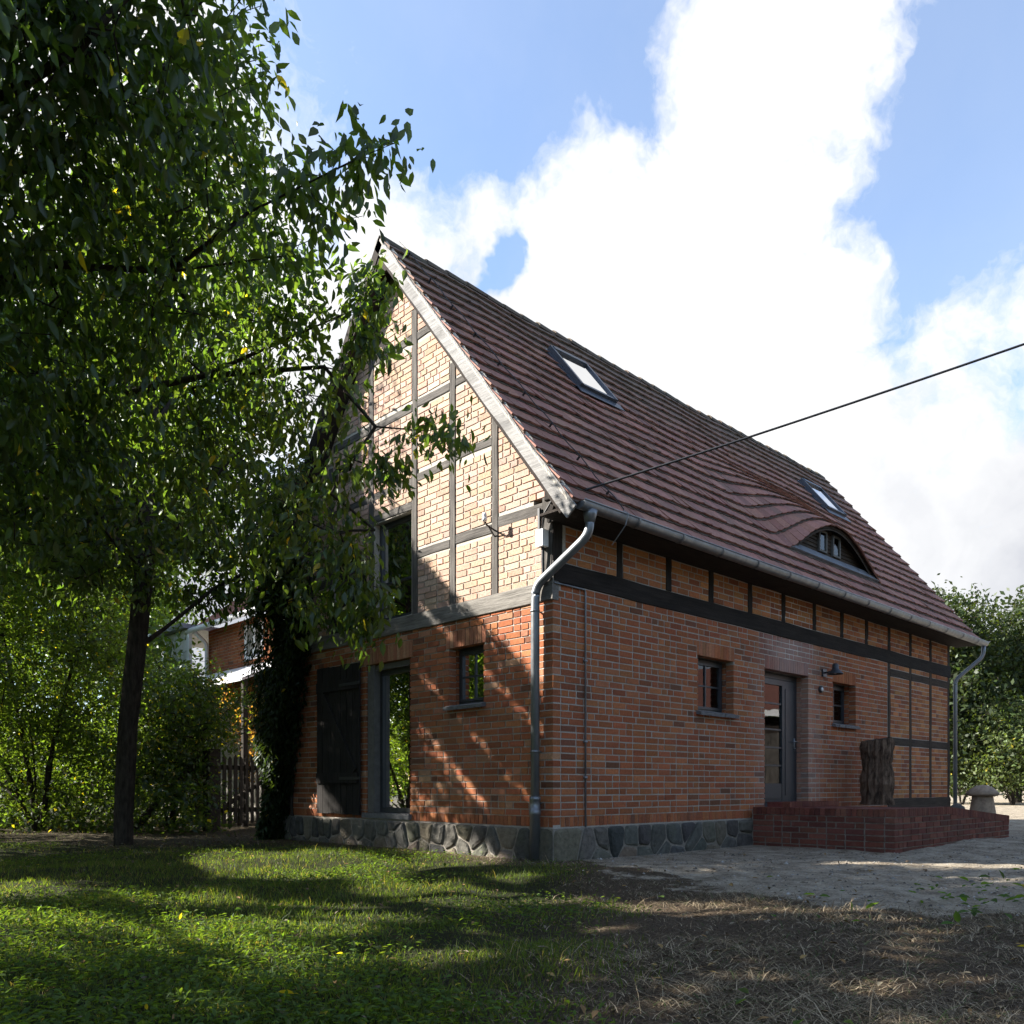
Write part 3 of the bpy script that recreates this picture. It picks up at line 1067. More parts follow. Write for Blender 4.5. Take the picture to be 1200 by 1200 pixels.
verge_board(lambda x, s, h: RP(x, s, h), M['verge'], 'verge_board')
verge_board(lambda x, s, h: RB(x, s, h), M['soffit'], 'verge_board')
mb = MB()
xq = X0R + 0.012
mb.add([(xq, 2.60, 7.50), (xq, 3.20, 7.50), (xq, 2.98, 7.86), (xq, 2.9, 7.93), (xq, 2.82, 7.86), (xq + 0.03, 2.60, 7.50), (xq + 0.03, 3.20, 7.50), (xq + 0.03, 2.98, 7.86), (xq + 0.03, 2.9, 7.93), (xq + 0.03, 2.82, 7.86)],
       [(0, 1, 2, 3, 4), (9, 8, 7, 6, 5), (0, 5, 6, 1), (1, 6, 7, 2), (2, 7, 8, 3), (3, 8, 9, 4), (4, 9, 5, 0)])
mb.build('apex_board', M['soffit'], roof)
# mortar fillet along the verge, broken and uneven
mb = MB()
for i in range(60):
    s = 0.02 + i * (RL - 0.05) / 60
    w_ = random.uniform(0.03, 0.06)
    mb.hexa([RP(X0R - 0.016, s, 0.01), RP(X0R + w_, s, 0.060), RP(X0R + w_, s + 0.088, 0.060), RP(X0R - 0.016, s + 0.088, 0.012 + random.uniform(0, .02)),
             RP(X0R - 0.01, s, -0.02), RP(X0R + w_, s, -0.02), RP(X0R + w_, s + 0.088, -0.02), RP(X0R - 0.01, s + 0.088, -0.02)], (0.4, 0.38, 0.33))
tag(mb.build('verge_mortar', M['mortar'], roof), kind='stuff')

# --- roof windows
def skylight(a, b, c, d):
    e = empty('skylight', tuple(RP((a + b) / 2, c, 0.0)), parent=house)
    fr = MB()
    H0, H1 = 0.0, 0.135
    def slab(xa, xb, sa, sb, h0, h1, mbx):
        mbx.hexa([RP(xa, sa, h0), RP(xb, sa, h0), RP(xb, sb, h0), RP(xa, sb, h0), RP(xa, sa, h1), RP(xb, sa, h1), RP(xb, sb, h1), RP(xa, sb, h1)])
    slab(a, a + 0.05, c, d, H0, H1, fr); slab(b - 0.05, b, c, d, H0, H1, fr)
    slab(a + 0.0505, b - 0.0505, c, c + 0.055, H0, H1 - 0.01, fr); slab(a + 0.0505, b - 0.0505, d - 0.075, d, H0, H1 + 0.01, fr)
    fr.build('frame', M['cladding'], e)
    fl = MB()
    slab(a - 0.07, b + 0.07, c - 0.16, c - 0.004, 0.074, 0.084, fl)
    slab(a - 0.06, a - 0.003, c, d, 0.0, 0.066, fl); slab(b + 0.003, b + 0.06, c, d, 0.0, 0.066, fl)
    fl.build('flashing', M['cladding'], e)
    pn = MB(); slab(a + 0.0505, b - 0.0505, c + 0.0555, d - 0.0755, 0.10, 0.108, pn); pn.build('pane', M['roof_glass'], e)
    bk = MB(); slab(a + 0.0505, b - 0.0505, c + 0.0555, d - 0.0755, 0.02, 0.04, bk); bk.build('dark_backing', M['inside'], e)  # dark sheet standing in for the unlit room below the pane


skylight(*SKY1)
skylight(*SKY2)

# --- eyebrow dormer front
dormer = empty('eyebrow_dormer', (DCX, 0.1, 4.4), parent=house)
YF = EY + S0 * SY + 0.16
zb = EZ + (YF - EY) * SZ / SY
def arch(X): return EZ + (YF - EY) * SZ / SY + bump(X, (YF - EY) / SY) - 0.07
z = zb - 0.02
i = 0
while z < zb + 0.62:
    z1 = z + 0.062
    xs_ = [X for X in np.linspace(DCX - 1.7, DCX + 1.7, 341) if arch(X) > z1 - 0.03]
    if len(xs_) < 4: break
    mb = MB()
    xa, xb = xs_[0], xs_[-1]
    mb.hexa([(xa, YF - 0.022, z), (xb, YF - 0.022, z), (xb, YF - 0.006, z1), (xa, YF - 0.006, z1), (xa, YF + 0.02, z), (xb, YF + 0.02, z), (xb, YF + 0.02, z1), (xa, YF + 0.02, z1)])
    mb.build('board', M['brown_x'], dormer)
    z = z1
    i += 1
# closing panel behind and the curved fascia under the first tile course
mb = MB()
Xs = np.linspace(DCX - 1.6, DCX + 1.6, 60)
mb.add([(X, YF + 0.025, zb - 0.06) for X in Xs] + [(X, YF + 0.025, arch(X) + 0.05) for X in Xs], [(k, k+1, 60+k+1, 60+k) for k in range(59)])
mb.build('backing', M['soffit'], dormer)
mb = MB()
for X_, X2 in zip(Xs[:-1], Xs[1:]):
    q = []
    for X in (X_, X2):
        zt = EZ + S0 * SZ + bump(X, S0)
        q.append((X, zt))
    yA = EY + S0 * SY + 0.01
    (xa, za), (xb, zb2) = q
    mb.hexa([(xa, yA, za - 0.045), (xb, yA, zb2 - 0.045), (xb, yA, zb2 + 0.03), (xa, yA, za + 0.03), (xa, YF, arch(xa) - 0.03), (xb, YF, arch(xb) - 0.03), (xb, YF, arch(xb) + 0.06), (xa, YF, arch(xa) + 0.06)])
mb.build('fascia', M['brown_x'], dormer)
for cx in (6.54, 7.02):
    w = empty('window', (cx, YF, zb + 0.02), parent=dormer)
    fr = MB()
    z0_, z1_ = zb + 0.06, zb + 0.41
    y0_, y1_ = YF - 0.055, YF - 0.015
    hw = 0.135
    fr.box(cx - hw, cx - hw + 0.03, y0_, y1_, z0_, z1_); fr.box(cx + hw - 0.03, cx + hw, y0_, y1_, z0_, z1_)
    fr.box(cx - hw + 0.031, cx + hw - 0.031, y0_, y1_, z0_, z0_ + 0.03); fr.box(cx - hw + 0.031, cx + hw - 0.031, y0_, y1_, z1_ - 0.03, z1_)
    fr.build('frame', M['reveal'], w)
    pn = MB(); pn.box(cx - hw + 0.031, cx + hw - 0.031, YF - 0.036, YF - 0.032, z0_ + 0.031, z1_ - 0.031); pn.build('pane', M['glass'], w)
mb = MB()
for X_, X2 in zip(np.linspace(5.20, 8.34, 12)[:-1], np.linspace(5.20, 8.34, 12)[1:]):
    mb.hexa([RP(X_, S0 + 0.03, 0.082, 0), RP(X2, S0 + 0.03, 0.082, 0), RP(X2, S0 + 0.20, 0.085, 0), RP(X_, S0 + 0.20, 0.085, 0), RP(X_, S0 + 0.03, 0.045, 0), RP(X2, S0 + 0.03, 0.045, 0), RP(X2, S0 + 0.20, 0.045, 0), RP(X_, S0 + 0.20, 0.045, 0)])
mb.build('zinc_flashing', M['zinc'], dormer)

# --- gutter and downpipes
gutter = empty('gutter', (0, EY - 0.06, EZ), parent=house)
GY, GZ, GR = EY - 0.055, EZ + 0.005, 0.078
def halfpipe(xa, xb, r, mb, n=12):
    vs = []
    for xx in (xa, xb):
        for ro in (r, r - 0.004):
            for q in range(n + 1):
                a = math.pi + math.pi * q / n
                vs.append((xx, GY + ro * math.cos(a), GZ + ro * math.sin(a)))
    m1 = n + 1
    fs = [(q, q+1, 2*m1+q+1, 2*m1+q) for q in range(n)] + [(m1+q, m1+q+1, 3*m1+q+1, 3*m1+q) for q in range(n)] + [(q, q+1, m1+q+1, m1+q) for q in range(n)] + [(2*m1+q, 2*m1+q+1, 3*m1+q+1, 3*m1+q) for q in range(n)]
    mb.add(vs, fs)


mb = MB(); halfpipe(X0R + 0.10, X1R + 0.15, GR, mb)
mb.tube([(X0R + 0.10, GY - GR, GZ + 0.004), (X1R + 0.15, GY - GR, GZ + 0.004)], 0.009, 8)
mb.build('trough', M['zinc'], gutter, True)
for xe in (X0R + 0.097, X1R + 0.153):
    mb = MB()
    mb.add([(xe, GY + GR * math.cos(math.pi + math.pi * q / 14), GZ + GR * math.sin(math.pi + math.pi * q / 14)) for q in range(15)] + [(xe + .003, GY + GR * math.cos(math.pi + math.pi * q / 14), GZ + GR * math.sin(math.pi + math.pi * q / 14)) for q in range(15)],
           [tuple(range(15)), tuple(range(15, 30))[::-1]] + [(q, q+1, 15+q+1, 15+q) for q in range(14)])
    mb.build('end_cap', M['zinc'], gutter)
x = 0.75
while x < 12.0:
    mb = MB(); halfpipe(x, x + 0.028, GR + 0.006, mb); mb.build('bracket', M['zinc'], gutter); x += 0.83
pipe = empty('downpipe', (-0.08, 0.18, 0.0), parent=house)
mb = MB()
fx = 0.03
mb.tube([(fx, GY, GZ - 0.05), (fx, GY + 0.005, GZ - 0.10), (fx, GY + 0.01, GZ - 0.18)], [0.075, 0.07, 0.052], 18)
mb.build('outlet', M['zinc'], pipe, True)


def smooth_path(pts, r=0.10, n=5):
    out = [Vector(pts[0])]
    for a, b, c in zip(pts[:-2], pts[1:-1], pts[2:]):
        a, b, c = Vector(a), Vector(b), Vector(c)
        p0 = b + (a - b).normalized() * r; p1 = b + (c - b).normalized() * r
        for i in range(n + 1):
            t = i / n
            out.append(p0.lerp(b, t).lerp(b.lerp(p1, t), t))
    out.append(Vector(pts[-1]))
    return out


mb = MB()
mb.tube(smooth_path([(fx, GY + 0.01, GZ - 0.16), (fx - 0.005, GY + 0.012, GZ - 0.30), (-0.095, 0.165, 2.98), (-0.095, 0.175, 2.80), (-0.095, 0.178, 0.02)]), 0.048, 18)
mb.build('pipe', M['zinc'], pipe, True)
mb = MB(); mb.tube([(-0.095, 0.178, q) for q in (0.0, 0.50, 0.505, 0.56, 0.562, 0.66, 0.665, 0.70, 0.702)], [0.058, 0.058, 0.066, 0.066, 0.057, 0.057, 0.062, 0.062, 0.05], 18)
mb.build('standpipe', M['zinc'], pipe, True)
for zz in (2.70, 1.18, 0.62):
    mb = MB(); mb.tube([(-0.095, 0.178, zz), (-0.095, 0.178, zz + 0.022)], 0.053, 18); mb.bar((-0.05, 0.178, zz + .011), (0.0, 0.178, zz + .011), 0.015, 0.015); mb.build('clamp', M['zinc'], pipe, True)
pipe2 = empty('downpipe', (11.78, -0.07, 0.0), parent=house)
mb = MB()
mb.tube(smooth_path([(12.08, GY, GZ - 0.05), (12.08, GY + 0.01, GZ - 0.28), (11.77, -0.07, 2.98), (11.77, -0.07, 2.8), (11.77, -0.07, 0.02)]), 0.038, 14)
mb.build('pipe', M['zinc'], pipe2, True)

# --- lightning conductor on the roof, on small holders
mb = MB()
lp = [RP(0.02 + 0.52 * (1 - s / RL), s, 0.11 + 0.01 * math.sin(s * 9)) for s in np.linspace(0.0, RL, 30)]
mb.tube(lp, 0.006, 6)
for s in np.linspace(0.3, RL - 0.3, 9):
    q = RP(0.02 + 0.52 * (1 - s / RL), s, 0.04); mb.bar(q, tuple(np.array(q) + N * 0.07), 0.014, 0.02, (1, 0, 0))
mb.build('lightning_conductor', M['cable'], house)
mb = MB()
mb.tube([RP(0.54, 0.0, 0.095), (0.54, GY - 0.09, GZ + 0.01), (0.52, GY - 0.07, GZ - 0.12), (0.5, GY + 0.1, GZ - 0.3)], 0.006, 6)
mb.build('conductor_tail', M['zinc'], house)
# conduit on the long wall
mb = MB()
mb.tube(smooth_path([(0.0, -0.02, 3.005), (0.505, -0.02, 3.005), (0.505, -0.02, 0.0)], 0.04), 0.011, 8)
for zz in (2.2, 1.3, 0.9): mb.box(0.487, 0.523, -0.036, 0.0, zz, zz + 0.025)
mb.build('conduit', M['zinc'], house, True)

# ------------------------------------------------------------------ windows, doors, fittings
def rect_frame(mb, mp, u0, u1, z0, z1, w, d0, d1, wb=None):
    wb = wb or w
    def bx(a, b, c, d): mb.hexa([mp(a, c, d0), mp(b, c, d0), mp(b, d, d0), mp(a, d, d0), mp(a, c, d1), mp(b, c, d1), mp(b, d, d1), mp(a, d, d1)])
    bx(u0, u0 + w, z0, z1); bx(u1 - w, u1, z0, z1); bx(u0 + w + .0005, u1 - w - .0005, z0, z0 + wb); bx(u0 + w + .0005, u1 - w - .0005, z1 - w, z1)


def slab(mb, mp, u0, u1, z0, z1, d0, d1):
    mb.hexa([mp(u0, z0, d0), mp(u1, z0, d0), mp(u1, z1, d0), mp(u0, z1, d0), mp(u0, z0, d1), mp(u1, z0, d1), mp(u1, z1, d1), mp(u0, z1, d1)])


def small_window(mp, o, rec, cols, rows, loc, sill_w=0.07):
    u0, u1, z0, z1 = o
    w = empty('window', loc, parent=house)
    mb = MB(); rect_frame(mb, mp, u0 + 0.008, u1 - 0.008, z0 + 0.01, z1 - 0.004, 0.038, -rec, -rec - 0.07)
    mb.build('frame', M['lacquer'], w)
    mb = MB(); rect_frame(mb, mp, u0 + 0.05, u1 - 0.05, z0 + 0.052, z1 - 0.046, 0.034, -rec + 0.012, -rec - 0.045); mb.build('casement', M['lacquer'], w)
    a, b, c, d = u0 + 0.084, u1 - 0.084, z0 + 0.086, z1 - 0.08
    mb = MB()
    for i in range(1, cols): q = a + (b - a) * i / cols; slab(mb, mp, q - 0.011, q + 0.011, c, d, -rec + 0.004, -rec - 0.03)
    for j in range(1, rows): q = c + (d - c) * j / rows; slab(mb, mp, a, b, q - 0.010, q + 0.010, -rec + 0.002, -rec - 0.028)
    mb.build('glazing_bars', M['lacquer'], w)
    for i in range(cols):
        for j in range(rows):
            mb = MB()
            slab(mb, mp, a + (b-a)*i/cols + .001, a + (b-a)*(i+1)/cols - .001, c + (d-c)*j/rows + .001, c + (d-c)*(j+1)/rows - .001, -rec - 0.012, -rec - 0.016)
            mb.build('pane', M['glass'], w)
    mb = MB()
    n = 8
    for i in range(n):                                   # rough slate sill
        ua, ub = u0 - 0.05 + (u1 - u0 + 0.10) * i / n, u0 - 0.05 + (u1 - u0 + 0.10) * (i + 1) / n
        dj = random.uniform(-0.008, 0.008)
        zt = z0 + 0.015
        if ub < u0 or ua > u1: pass
        mb.hexa([mp(ua, zt - 0.075, sill_w + dj), mp(ub, zt - 0.075, sill_w + dj), mp(ub, zt - 0.035, sill_w + dj + .006), mp(ua, zt - 0.035, sill_w + dj + .006),
                 mp(ua, zt - 0.06, 0.003), mp(ub, zt - 0.06, 0.003), mp(ub, zt - 0.012, 0.003), mp(ua, zt - 0.012, 0.003)])
    slab(mb, mp, u0 + 0.005, u1 - 0.005, z0 - 0.04, z0 + 0.006, 0.003, -rec)
    mb.build('sill', M['slate'], w)
    return w


small_window(fac, W1, 0.17, 2, 2, (3.15, 0.17, 1.8))
small_window(fac, W2, 0.19, 2, 2, (6.94, 0.19, 1.83))
small_window(gab, GW, 0.15, 2, 2, (0.15, 1.44, 1.8))

# front door
door = empty('front_door', (5.05, 0.2, 0.5), parent=house)
RC = 0.185
mb = MB(); rect_frame(mb, fac, 4.415, 5.685, 0.50, 2.505, 0.075, -RC, -RC - 0.08); mb.build('frame', M['lacquer'], door)
mb = MB()
slab(mb, fac, 4.50, 4.63, 0.585, 2.42, -RC + 0.015, -RC - 0.05)
slab(mb, fac, 5.215, 5.60, 0.585, 2.42, -RC + 0.015, -RC - 0.05)
slab(mb, fac, 4.631, 5.214, 0.585, 0.86, -RC + 0.008, -RC - 0.05)
slab(mb, fac, 4.631, 5.214, 2.34, 2.42, -RC + 0.015, -RC - 0.05)
slab(mb, fac, 5.30, 5.55, 0.68, 2.30, -RC + 0.024, -RC + 0.0155)
slab(mb, fac, 4.70, 5.15, 0.63, 0.81, -RC + 0.020, -RC + 0.0085)
mb.build('leaf', M['lacquer'], door)
zc = [0.86, 1.13, 1.40, 1.67, 2.06, 2.34]
mb = MB()
for q in zc[1:-1]: slab(mb, fac, 4.631, 5.214, q - 0.012, q + 0.012, -RC + 0.004, -RC - 0.03)
mb.build('glazing_bars', M['lacquer'], door)
for q0, q1 in zip(zc[:-1], zc[1:]):
    mb = MB(); slab(mb, fac, 4.632, 5.213, q0 + 0.001, q1 - 0.001, -RC - 0.012, -RC - 0.016); mb.build('pane', M['glass'], door)
mb = MB()
slab(mb, fac, 5.545, 5.575, 1.36, 1.56, -RC + 0.032, -RC + 0.0155)
mb.tube([(5.56, RC - 0.03, 1.50), (5.56, RC - 0.075, 1.50), (5.44, RC - 0.078, 1.50)], 0.010, 8)
mb.tube([(5.56, RC - 0.03, 1.40), (5.56, RC - 0.045, 1.40)], 0.012, 8)
mb.build('handle', M['zinc'], door, True)
mb = MB(); mb.box(4.415, 5.685, -0.03, 0.30, 0.40, 0.497); mb.build('threshold', M['slate'], door)

# glazed door in the gable wall
gdoor = empty('glazed_door', (0.15, 3.0, 0.42), parent=house)
RC = 0.12
mb = MB(); slab(mb, gab, 3.40, 3.555, 0.46, 2.475, -0.02, -0.30); slab(mb, gab, 2.565, 3.399, 2.40, 2.475, -0.05, -0.30); mb.build('reveal', M['reveal'], gdoor)
mb = MB(); rect_frame(mb, gab, 2.565, 3.398, 0.465, 2.398, 0.06, -RC, -RC - 0.08); mb.build('frame', M['lacquer'], gdoor)
mb = MB(); slab(mb, gab, 2.628, 3.335, 0.528, 2.335, -RC - 0.03, -RC - 0.036); mb.build('pane', M['glass'], gdoor)
mb = MB(); slab(mb, gab, 2.52, 3.60, 0.385, 0.455, 0.05, -0.30); mb.build('sill', M['slate'], gdoor)
# upper window
gwin = empty('window', (0.12, 2.95, 3.05), parent=house)
mb = MB(); rect_frame(mb, gab, 2.53, 3.37, 3.05, 4.385, 0.055, -0.09, -0.16); slab(mb, gab, 2.586, 3.314, 3.55, 3.58, -0.095, -0.15); mb.build('frame', M['lacquer'], gwin)
for q0, q1 in ((3.106, 3.549), (3.581, 4.329)):
    mb = MB(); slab(mb, gab, 2.586, 3.314, q0, q1, -0.12, -0.126); mb.build('pane', M['glass'], gwin)
# hatch with its plank ledge, half closed by dark boards
hatch = empty('loft_hatch', (0.1, 3.99, 3.0), parent=house)
for i in range(5):
    mb = MB(); a = 3.565 + i * 0.171; slab(mb, gab, a + 0.003, a + 0.167, 2.985, 4.09, -0.10 - random.uniform(0, .008), -0.13); mb.build('board', M['shutter'], hatch)
mb = MB(); slab(mb, gab, 3.60, 4.40, 3.02, 3.30, 0.02, -0.03); mb.build('panel', M['shutter'], hatch)
mb = MB(); slab(mb, gab, 3.57, 4.43, 3.302, 3.352, 0.09, -0.05); mb.build('ledge', M['grey_beam'], hatch)

# open plank shutter beside the glazed door
sh = empty('plank_shutter', (-0.05, 4.2, 0.42), parent=house)
n = 7
for i in range(n):
    a = 3.64 + i * (1.12 / n)
    mb = MB(); slab(mb, gab, a + 0.003, a + 1.12 / n - 0.003, 0.42 + random.uniform(-.01, .01), 2.54 + random.uniform(-.01, .01), 0.062 + random.uniform(0, .005), 0.035); mb.build('plank', M['shutter'], sh)
for zz in (0.86, 2.18):
    mb = MB(); slab(mb, gab, 3.66, 4.74, zz, zz + 0.15, 0.092, 0.068); mb.build('ledge', M['shutter'], sh)
mb = MB(); mb.bar((-0.08, 3.74, 1.02), (-0.08, 4.62, 2.17), 0.023, 0.13, (0, -0.79, 0.6)); mb.build('brace', M['shutter'], sh)
for zz in (0.93, 2.25):
    mb = MB(); slab(mb, gab, 3.58, 4.1, zz - 0.02, zz + 0.02, 0.100, 0.0925); mb.build('hinge', M['cable'], sh)

# room behind the openings
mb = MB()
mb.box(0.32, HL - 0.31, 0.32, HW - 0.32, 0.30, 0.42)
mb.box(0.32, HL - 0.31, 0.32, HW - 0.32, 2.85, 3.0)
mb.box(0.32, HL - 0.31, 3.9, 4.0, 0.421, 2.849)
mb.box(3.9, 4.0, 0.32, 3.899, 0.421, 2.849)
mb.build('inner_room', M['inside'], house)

# shelf with bottles behind the glazed door
shelf = empty('bottle_shelf', (0.62, 3.0, 0.42), 'narrow shelf full of pale bottles behind the glazed gable door', 'shelf')
for zz in (1.17, 1.37, 1.57, 1.77):
    mb = MB(); mb.box(0.52, 0.72, 2.45, 3.60, zz - 0.018, zz); mb.build('shelf_board', M['brown_y'], shelf)
for yy in (2.44, 3.61):
    mb = MB(); mb.box(0.52, 0.72, yy - 0.012, yy + 0.012, 0.42, 2.0); mb.build('side_panel', M['brown_z'], shelf)
bot = None
for zz in (1.17, 1.37, 1.57, 1.77):
    for i in range(11):
        yy = 2.53 + i * 0.099
        if bot is None:
            mb = MB(); mb.lathe([(0.001, 0), (0.036, 0.0), (0.036, 0.10), (0.028, 0.125), (0.014, 0.145), (0.014, 0.168), (0.001, 0.17)], (0, 0, 0), 10)
            bot = mb.build('bottle', M['bottle'], None, True); o = bot
        else:
            o = bot.copy(); col.objects.link(o)
        o.location = (0.60, yy, zz + 0.001)
        wh = {1.17: 'lowest', 1.37: 'second lowest', 1.57: 'second highest', 1.77: 'top'}[zz]
        tag(o, 'small pale glass bottle in the %s row behind the glazed gable door' % wh, 'bottle', 'bottles in the %s row behind the glazed door' % wh)

# junction box, insulators and cable
jb = empty('junction_box', (-0.03, 0.10, 3.42), 'pale grey plastic cable box on the corner post', 'cable box')
mb = MB(); mb.box(-0.105, -0.012, 0.055, 0.155, 3.40, 3.58); mb.build('case', M['white'], jb)
mb = MB(); mb.tube([(-0.05, 0.105, 3.40), (-0.05, 0.105, 3.28), (-0.04, 0.11, 3.1)], 0.018, 8); mb.build('cable_entry', M['cable'], jb)
mb = MB(); mb.box(-0.04, -0.012, 0.165, 0.195, 3.60, 3.84); mb.build('cable_duct', M['cable'], jb)
ins = empty('cable_bracket', (-0.05, 0.92, 3.75), 'small rusty cable bracket with insulator on a gable post', 'bracket')
mb = MB(); mb.tube([(-0.01, 0.92, 3.77), (-0.16, 0.90, 3.80), (-0.20, 0.88, 3.86)], 0.010, 8); mb.tube([(-0.01, 0.92, 3.70), (-0.12, 0.905, 3.79)], 0.008, 8); mb.build('arm', M['cable'], ins)
mb = MB(); mb.lathe([(0.001, -0.05), (0.028, -0.045), (0.03, -0.01), (0.018, 0.0), (0.028, 0.015), (0.022, 0.05), (0.001, 0.055)], (-0.20, 0.88, 3.87), 12); mb.build('insulator', M['white'], ins, True)
cable_a, cable_b = Vector((0.02, -0.12, 3.90)), Vector((6.2, -9.36, 7.0))
mb = MB()
pts = [cable_a.lerp(cable_b, t) + Vector((0, 0, -0.35 * 4 * t * (1 - t) * 0.35)) for t in np.linspace(0, 1, 24)]
mb.tube([(-0.06, 0.10, 3.60), (-0.07, 0.06, 3.75), (-0.05, -0.02, 3.86)] + pts, 0.0115, 8)
tag(mb.build('overhead_cable', M['cable'], None, True), 'black overhead cable running from the house corner up across the sky', 'cable')
pole = empty('utility_pole', (6.2, -9.4, 0.0), 'wooden utility pole carrying the black overhead cable', 'pole')
mb = MB(); mb.tube([(6.2, -9.4, -0.3), (6.2, -9.4, 3.5), (6.2, -9.4, 7.3)], [0.14, 0.125, 0.10], 12); mb.build('shaft', M['picket'], pole, True)
mb = MB(); mb.bar((5.8, -9.4, 6.95), (6.6, -9.4, 6.95), 0.08, 0.10); mb.build('cross_arm', M['picket'], pole)

# wall lamp and bell
lamp = empty('wall_lamp', (6.25, -0.1, 2.6), 'dark metal barn lamp on the wall between door and small window', 'lamp')
mb = MB(); mb.box(6.13, 6.25, -0.03, -0.003, 2.55, 2.67); mb.build('wall_plate', M['lacquer'], lamp)
mb = MB(); mb.tube(smooth_path([(6.19, -0.03, 2.61), (6.19, -0.12, 2.62), (6.19, -0.20, 2.66)], 0.04), 0.014, 10); mb.build('arm', M['lacquer'], lamp, True)
mb = MB(); mb.lathe([(0.03, 0.10), (0.048, 0.08), (0.05, 0.02), (0.062, 0.0), (0.118, -0.055), (0.124, -0.068), (0.114, -0.066), (0.05, -0.01), (0.02, 0.0)], (6.19, -0.20, 2.64), 22); mb.build('shade', M['lacquer'], lamp, True)
mb = MB(); mb.lathe([(0.001, -0.06), (0.022, -0.052), (0.028, -0.03), (0.015, 0.0)], (6.19, -0.20, 2.64), 12); mb.build('bulb', M['white'], lamp, True)
bell = empty('door_bell', (6.08, -0.02, 2.3), 'small round black door bell under the wall lamp', 'bell')
mb = MB(); mb.tube([(6.08, -0.003, 2.34), (6.08, -0.035, 2.34)], 0.055, 18); mb.build('housing', M['lacquer'], bell, True)
mb = MB(); mb.tube([(6.08, -0.036, 2.34), (6.08, -0.045, 2.34)], 0.03, 14); mb.build('button', M['white'], bell, True)

# ------------------------------------------------------------------ terrace, log, staddle stone
TX0, TX1, TY, TZ = 3.94, 8.35, -2.02, 0.53
terrace = empty('brick_terrace', (6.0, -1.0, 0.0), 'low dark red brick terrace with upright coping bricks before the door', 'terrace')
mb = MB()
TS, TE = 5.75, 0.35                     # where the wing of the wall begins to fall, and its height at the end
def ter_top(X): return TZ if X < TS else TZ + (TE - TZ) * (X - TS) / (TX1 - TS)
for xa_, xb_ in ((TX0 + 0.009, TS), (TS, TX1 - 0.009)):
    ya_, yb_ = TY + 0.009, -0.066
    mb.hexa([(xa_, ya_, -0.2), (xb_, ya_, -0.2), (xb_, ya_, ter_top(xb_) - 0.03), (xa_, ya_, ter_top(xa_) - 0.03), (xa_, yb_, -0.2), (xb_, yb_, -0.2), (xb_, yb_, ter_top(xb_) - 0.03), (xa_, yb_, ter_top(xa_) - 0.03)])
tcore = mb.build('terrace_core', M['plinth_mortar'], terrace)
st = []
PAL_TER = [(0.145, 0.048, 0.036), (0.17, 0.060, 0.044), (0.12, 0.043, 0.035), (0.19, 0.074, 0.053), (0.15, 0.052, 0.039)]
side = lambda u, z, d: (TX0 - d, TY + u, z)
front = lambda u, z, d: (TX0 + u, TY - d, z)
endm = lambda u, z, d: (TX1 + d, TY + u, z)
for k in range(6):
    za, zb_ = -0.03 + k * 0.0765, -0.03 + (k + 1) * 0.0765
    fill_courses(st, side, za, zb_, lambda z: (0.0, 1.94), [], PAL_TER, corner=0, k0=k)
    def fspan(z, k=k):
        zz_ = zb_ + 0.008
        if zz_ <= TE: return (0.0, TX1 - TX0)
        return (0.0, min(TX1, TS + (TZ + 0.005 - zz_) / (TZ - TE) * (TX1 - TS) + 0.05) - TX0)
    fill_courses(st, front, za, zb_, fspan, [], PAL_TER, corner=1, k0=k)
    if zb_ < TE: fill_courses(st, endm, za, zb_, lambda z: (0.0, 1.94), [], PAL_TER, corner=0, k0=k)
zc0 = -0.03 + 6 * 0.0765
soldiers(st, side, 0.12, 1.94, zc0, TZ + 0.005, PAL_TER, proud=0.004)
nfr = int((TX1 - TX0) / 0.071)
for i in range(nfr):
    u0_, u1_ = i * (TX1 - TX0) / nfr + 0.004, (i + 1) * (TX1 - TX0) / nfr - 0.004
    t0_, t1_ = ter_top(TX0 + u0_) + 0.005, ter_top(TX0 + u1_) + 0.005
    pts8 = hexpts(front, u0_, u1_, u0_, u1_, 0.0, 1.0, 0.004 + rng.normal(0, .001), -0.115)
    zz8 = [t0_ - 0.10, t1_ - 0.10, t1_, t0_] * 2
    st.append(([(p[0], p[1], q) for p, q in zip(pts8, zz8)], pick(PAL_TER)))
cc = np.array([np.mean(np.array(p[0:4]), axis=0) for p, c in st])
nearest = set(np.argsort(np.linalg.norm(cc - CAM, axis=1))[:290].tolist())
restb = MB()
for i, (p, c) in enumerate(st):
    if i in nearest:
        mb = MB(); mb.hexa(p, c, back=False); mb.build('brick', M['brick_terrace'], tcore)
    else: restb.hexa(p, c, back=False)
tag(restb.build('brickwork', M['brick_terrace'], tcore), kind='stuff')
mb = MB()
nx_, ny_ = 20, 15
paving = MB()
for i in range(nx_):
    for j in range(ny_):
        a = TX0 + 0.125 + i * (TX1 - TX0 - 0.25) / nx_; b = TY + 0.125 + j * 1.82 / ny_
        paving.box(a + 0.004, a + (TX1 - TX0 - 0.25) / nx_ - 0.004, b + 0.004, b + 1.82 / ny_ - 0.004, ter_top(a) - 0.09, ter_top(a + 0.2) - 0.010 + random.uniform(-.003, .003), pick(PAL_TER))
tag(paving.build('paving_bricks', M['brick_terrace'], terrace), kind='stuff')
# step before the door
step = MB()
stp = []
soldiers(stp, lambda u, z, d: (4.35 + u, -0.42 - d, z), 0.0, 1.5, 0.525, 0.60, PAL_TER)
for p, c in stp: step.hexa(p, c)
step.box(4.36, 5.84, -0.415, -0.066, 0.52, 0.592, (0.17, 0.05, 0.04))
step.build('door_step', M['brick_terrace'], terrace)

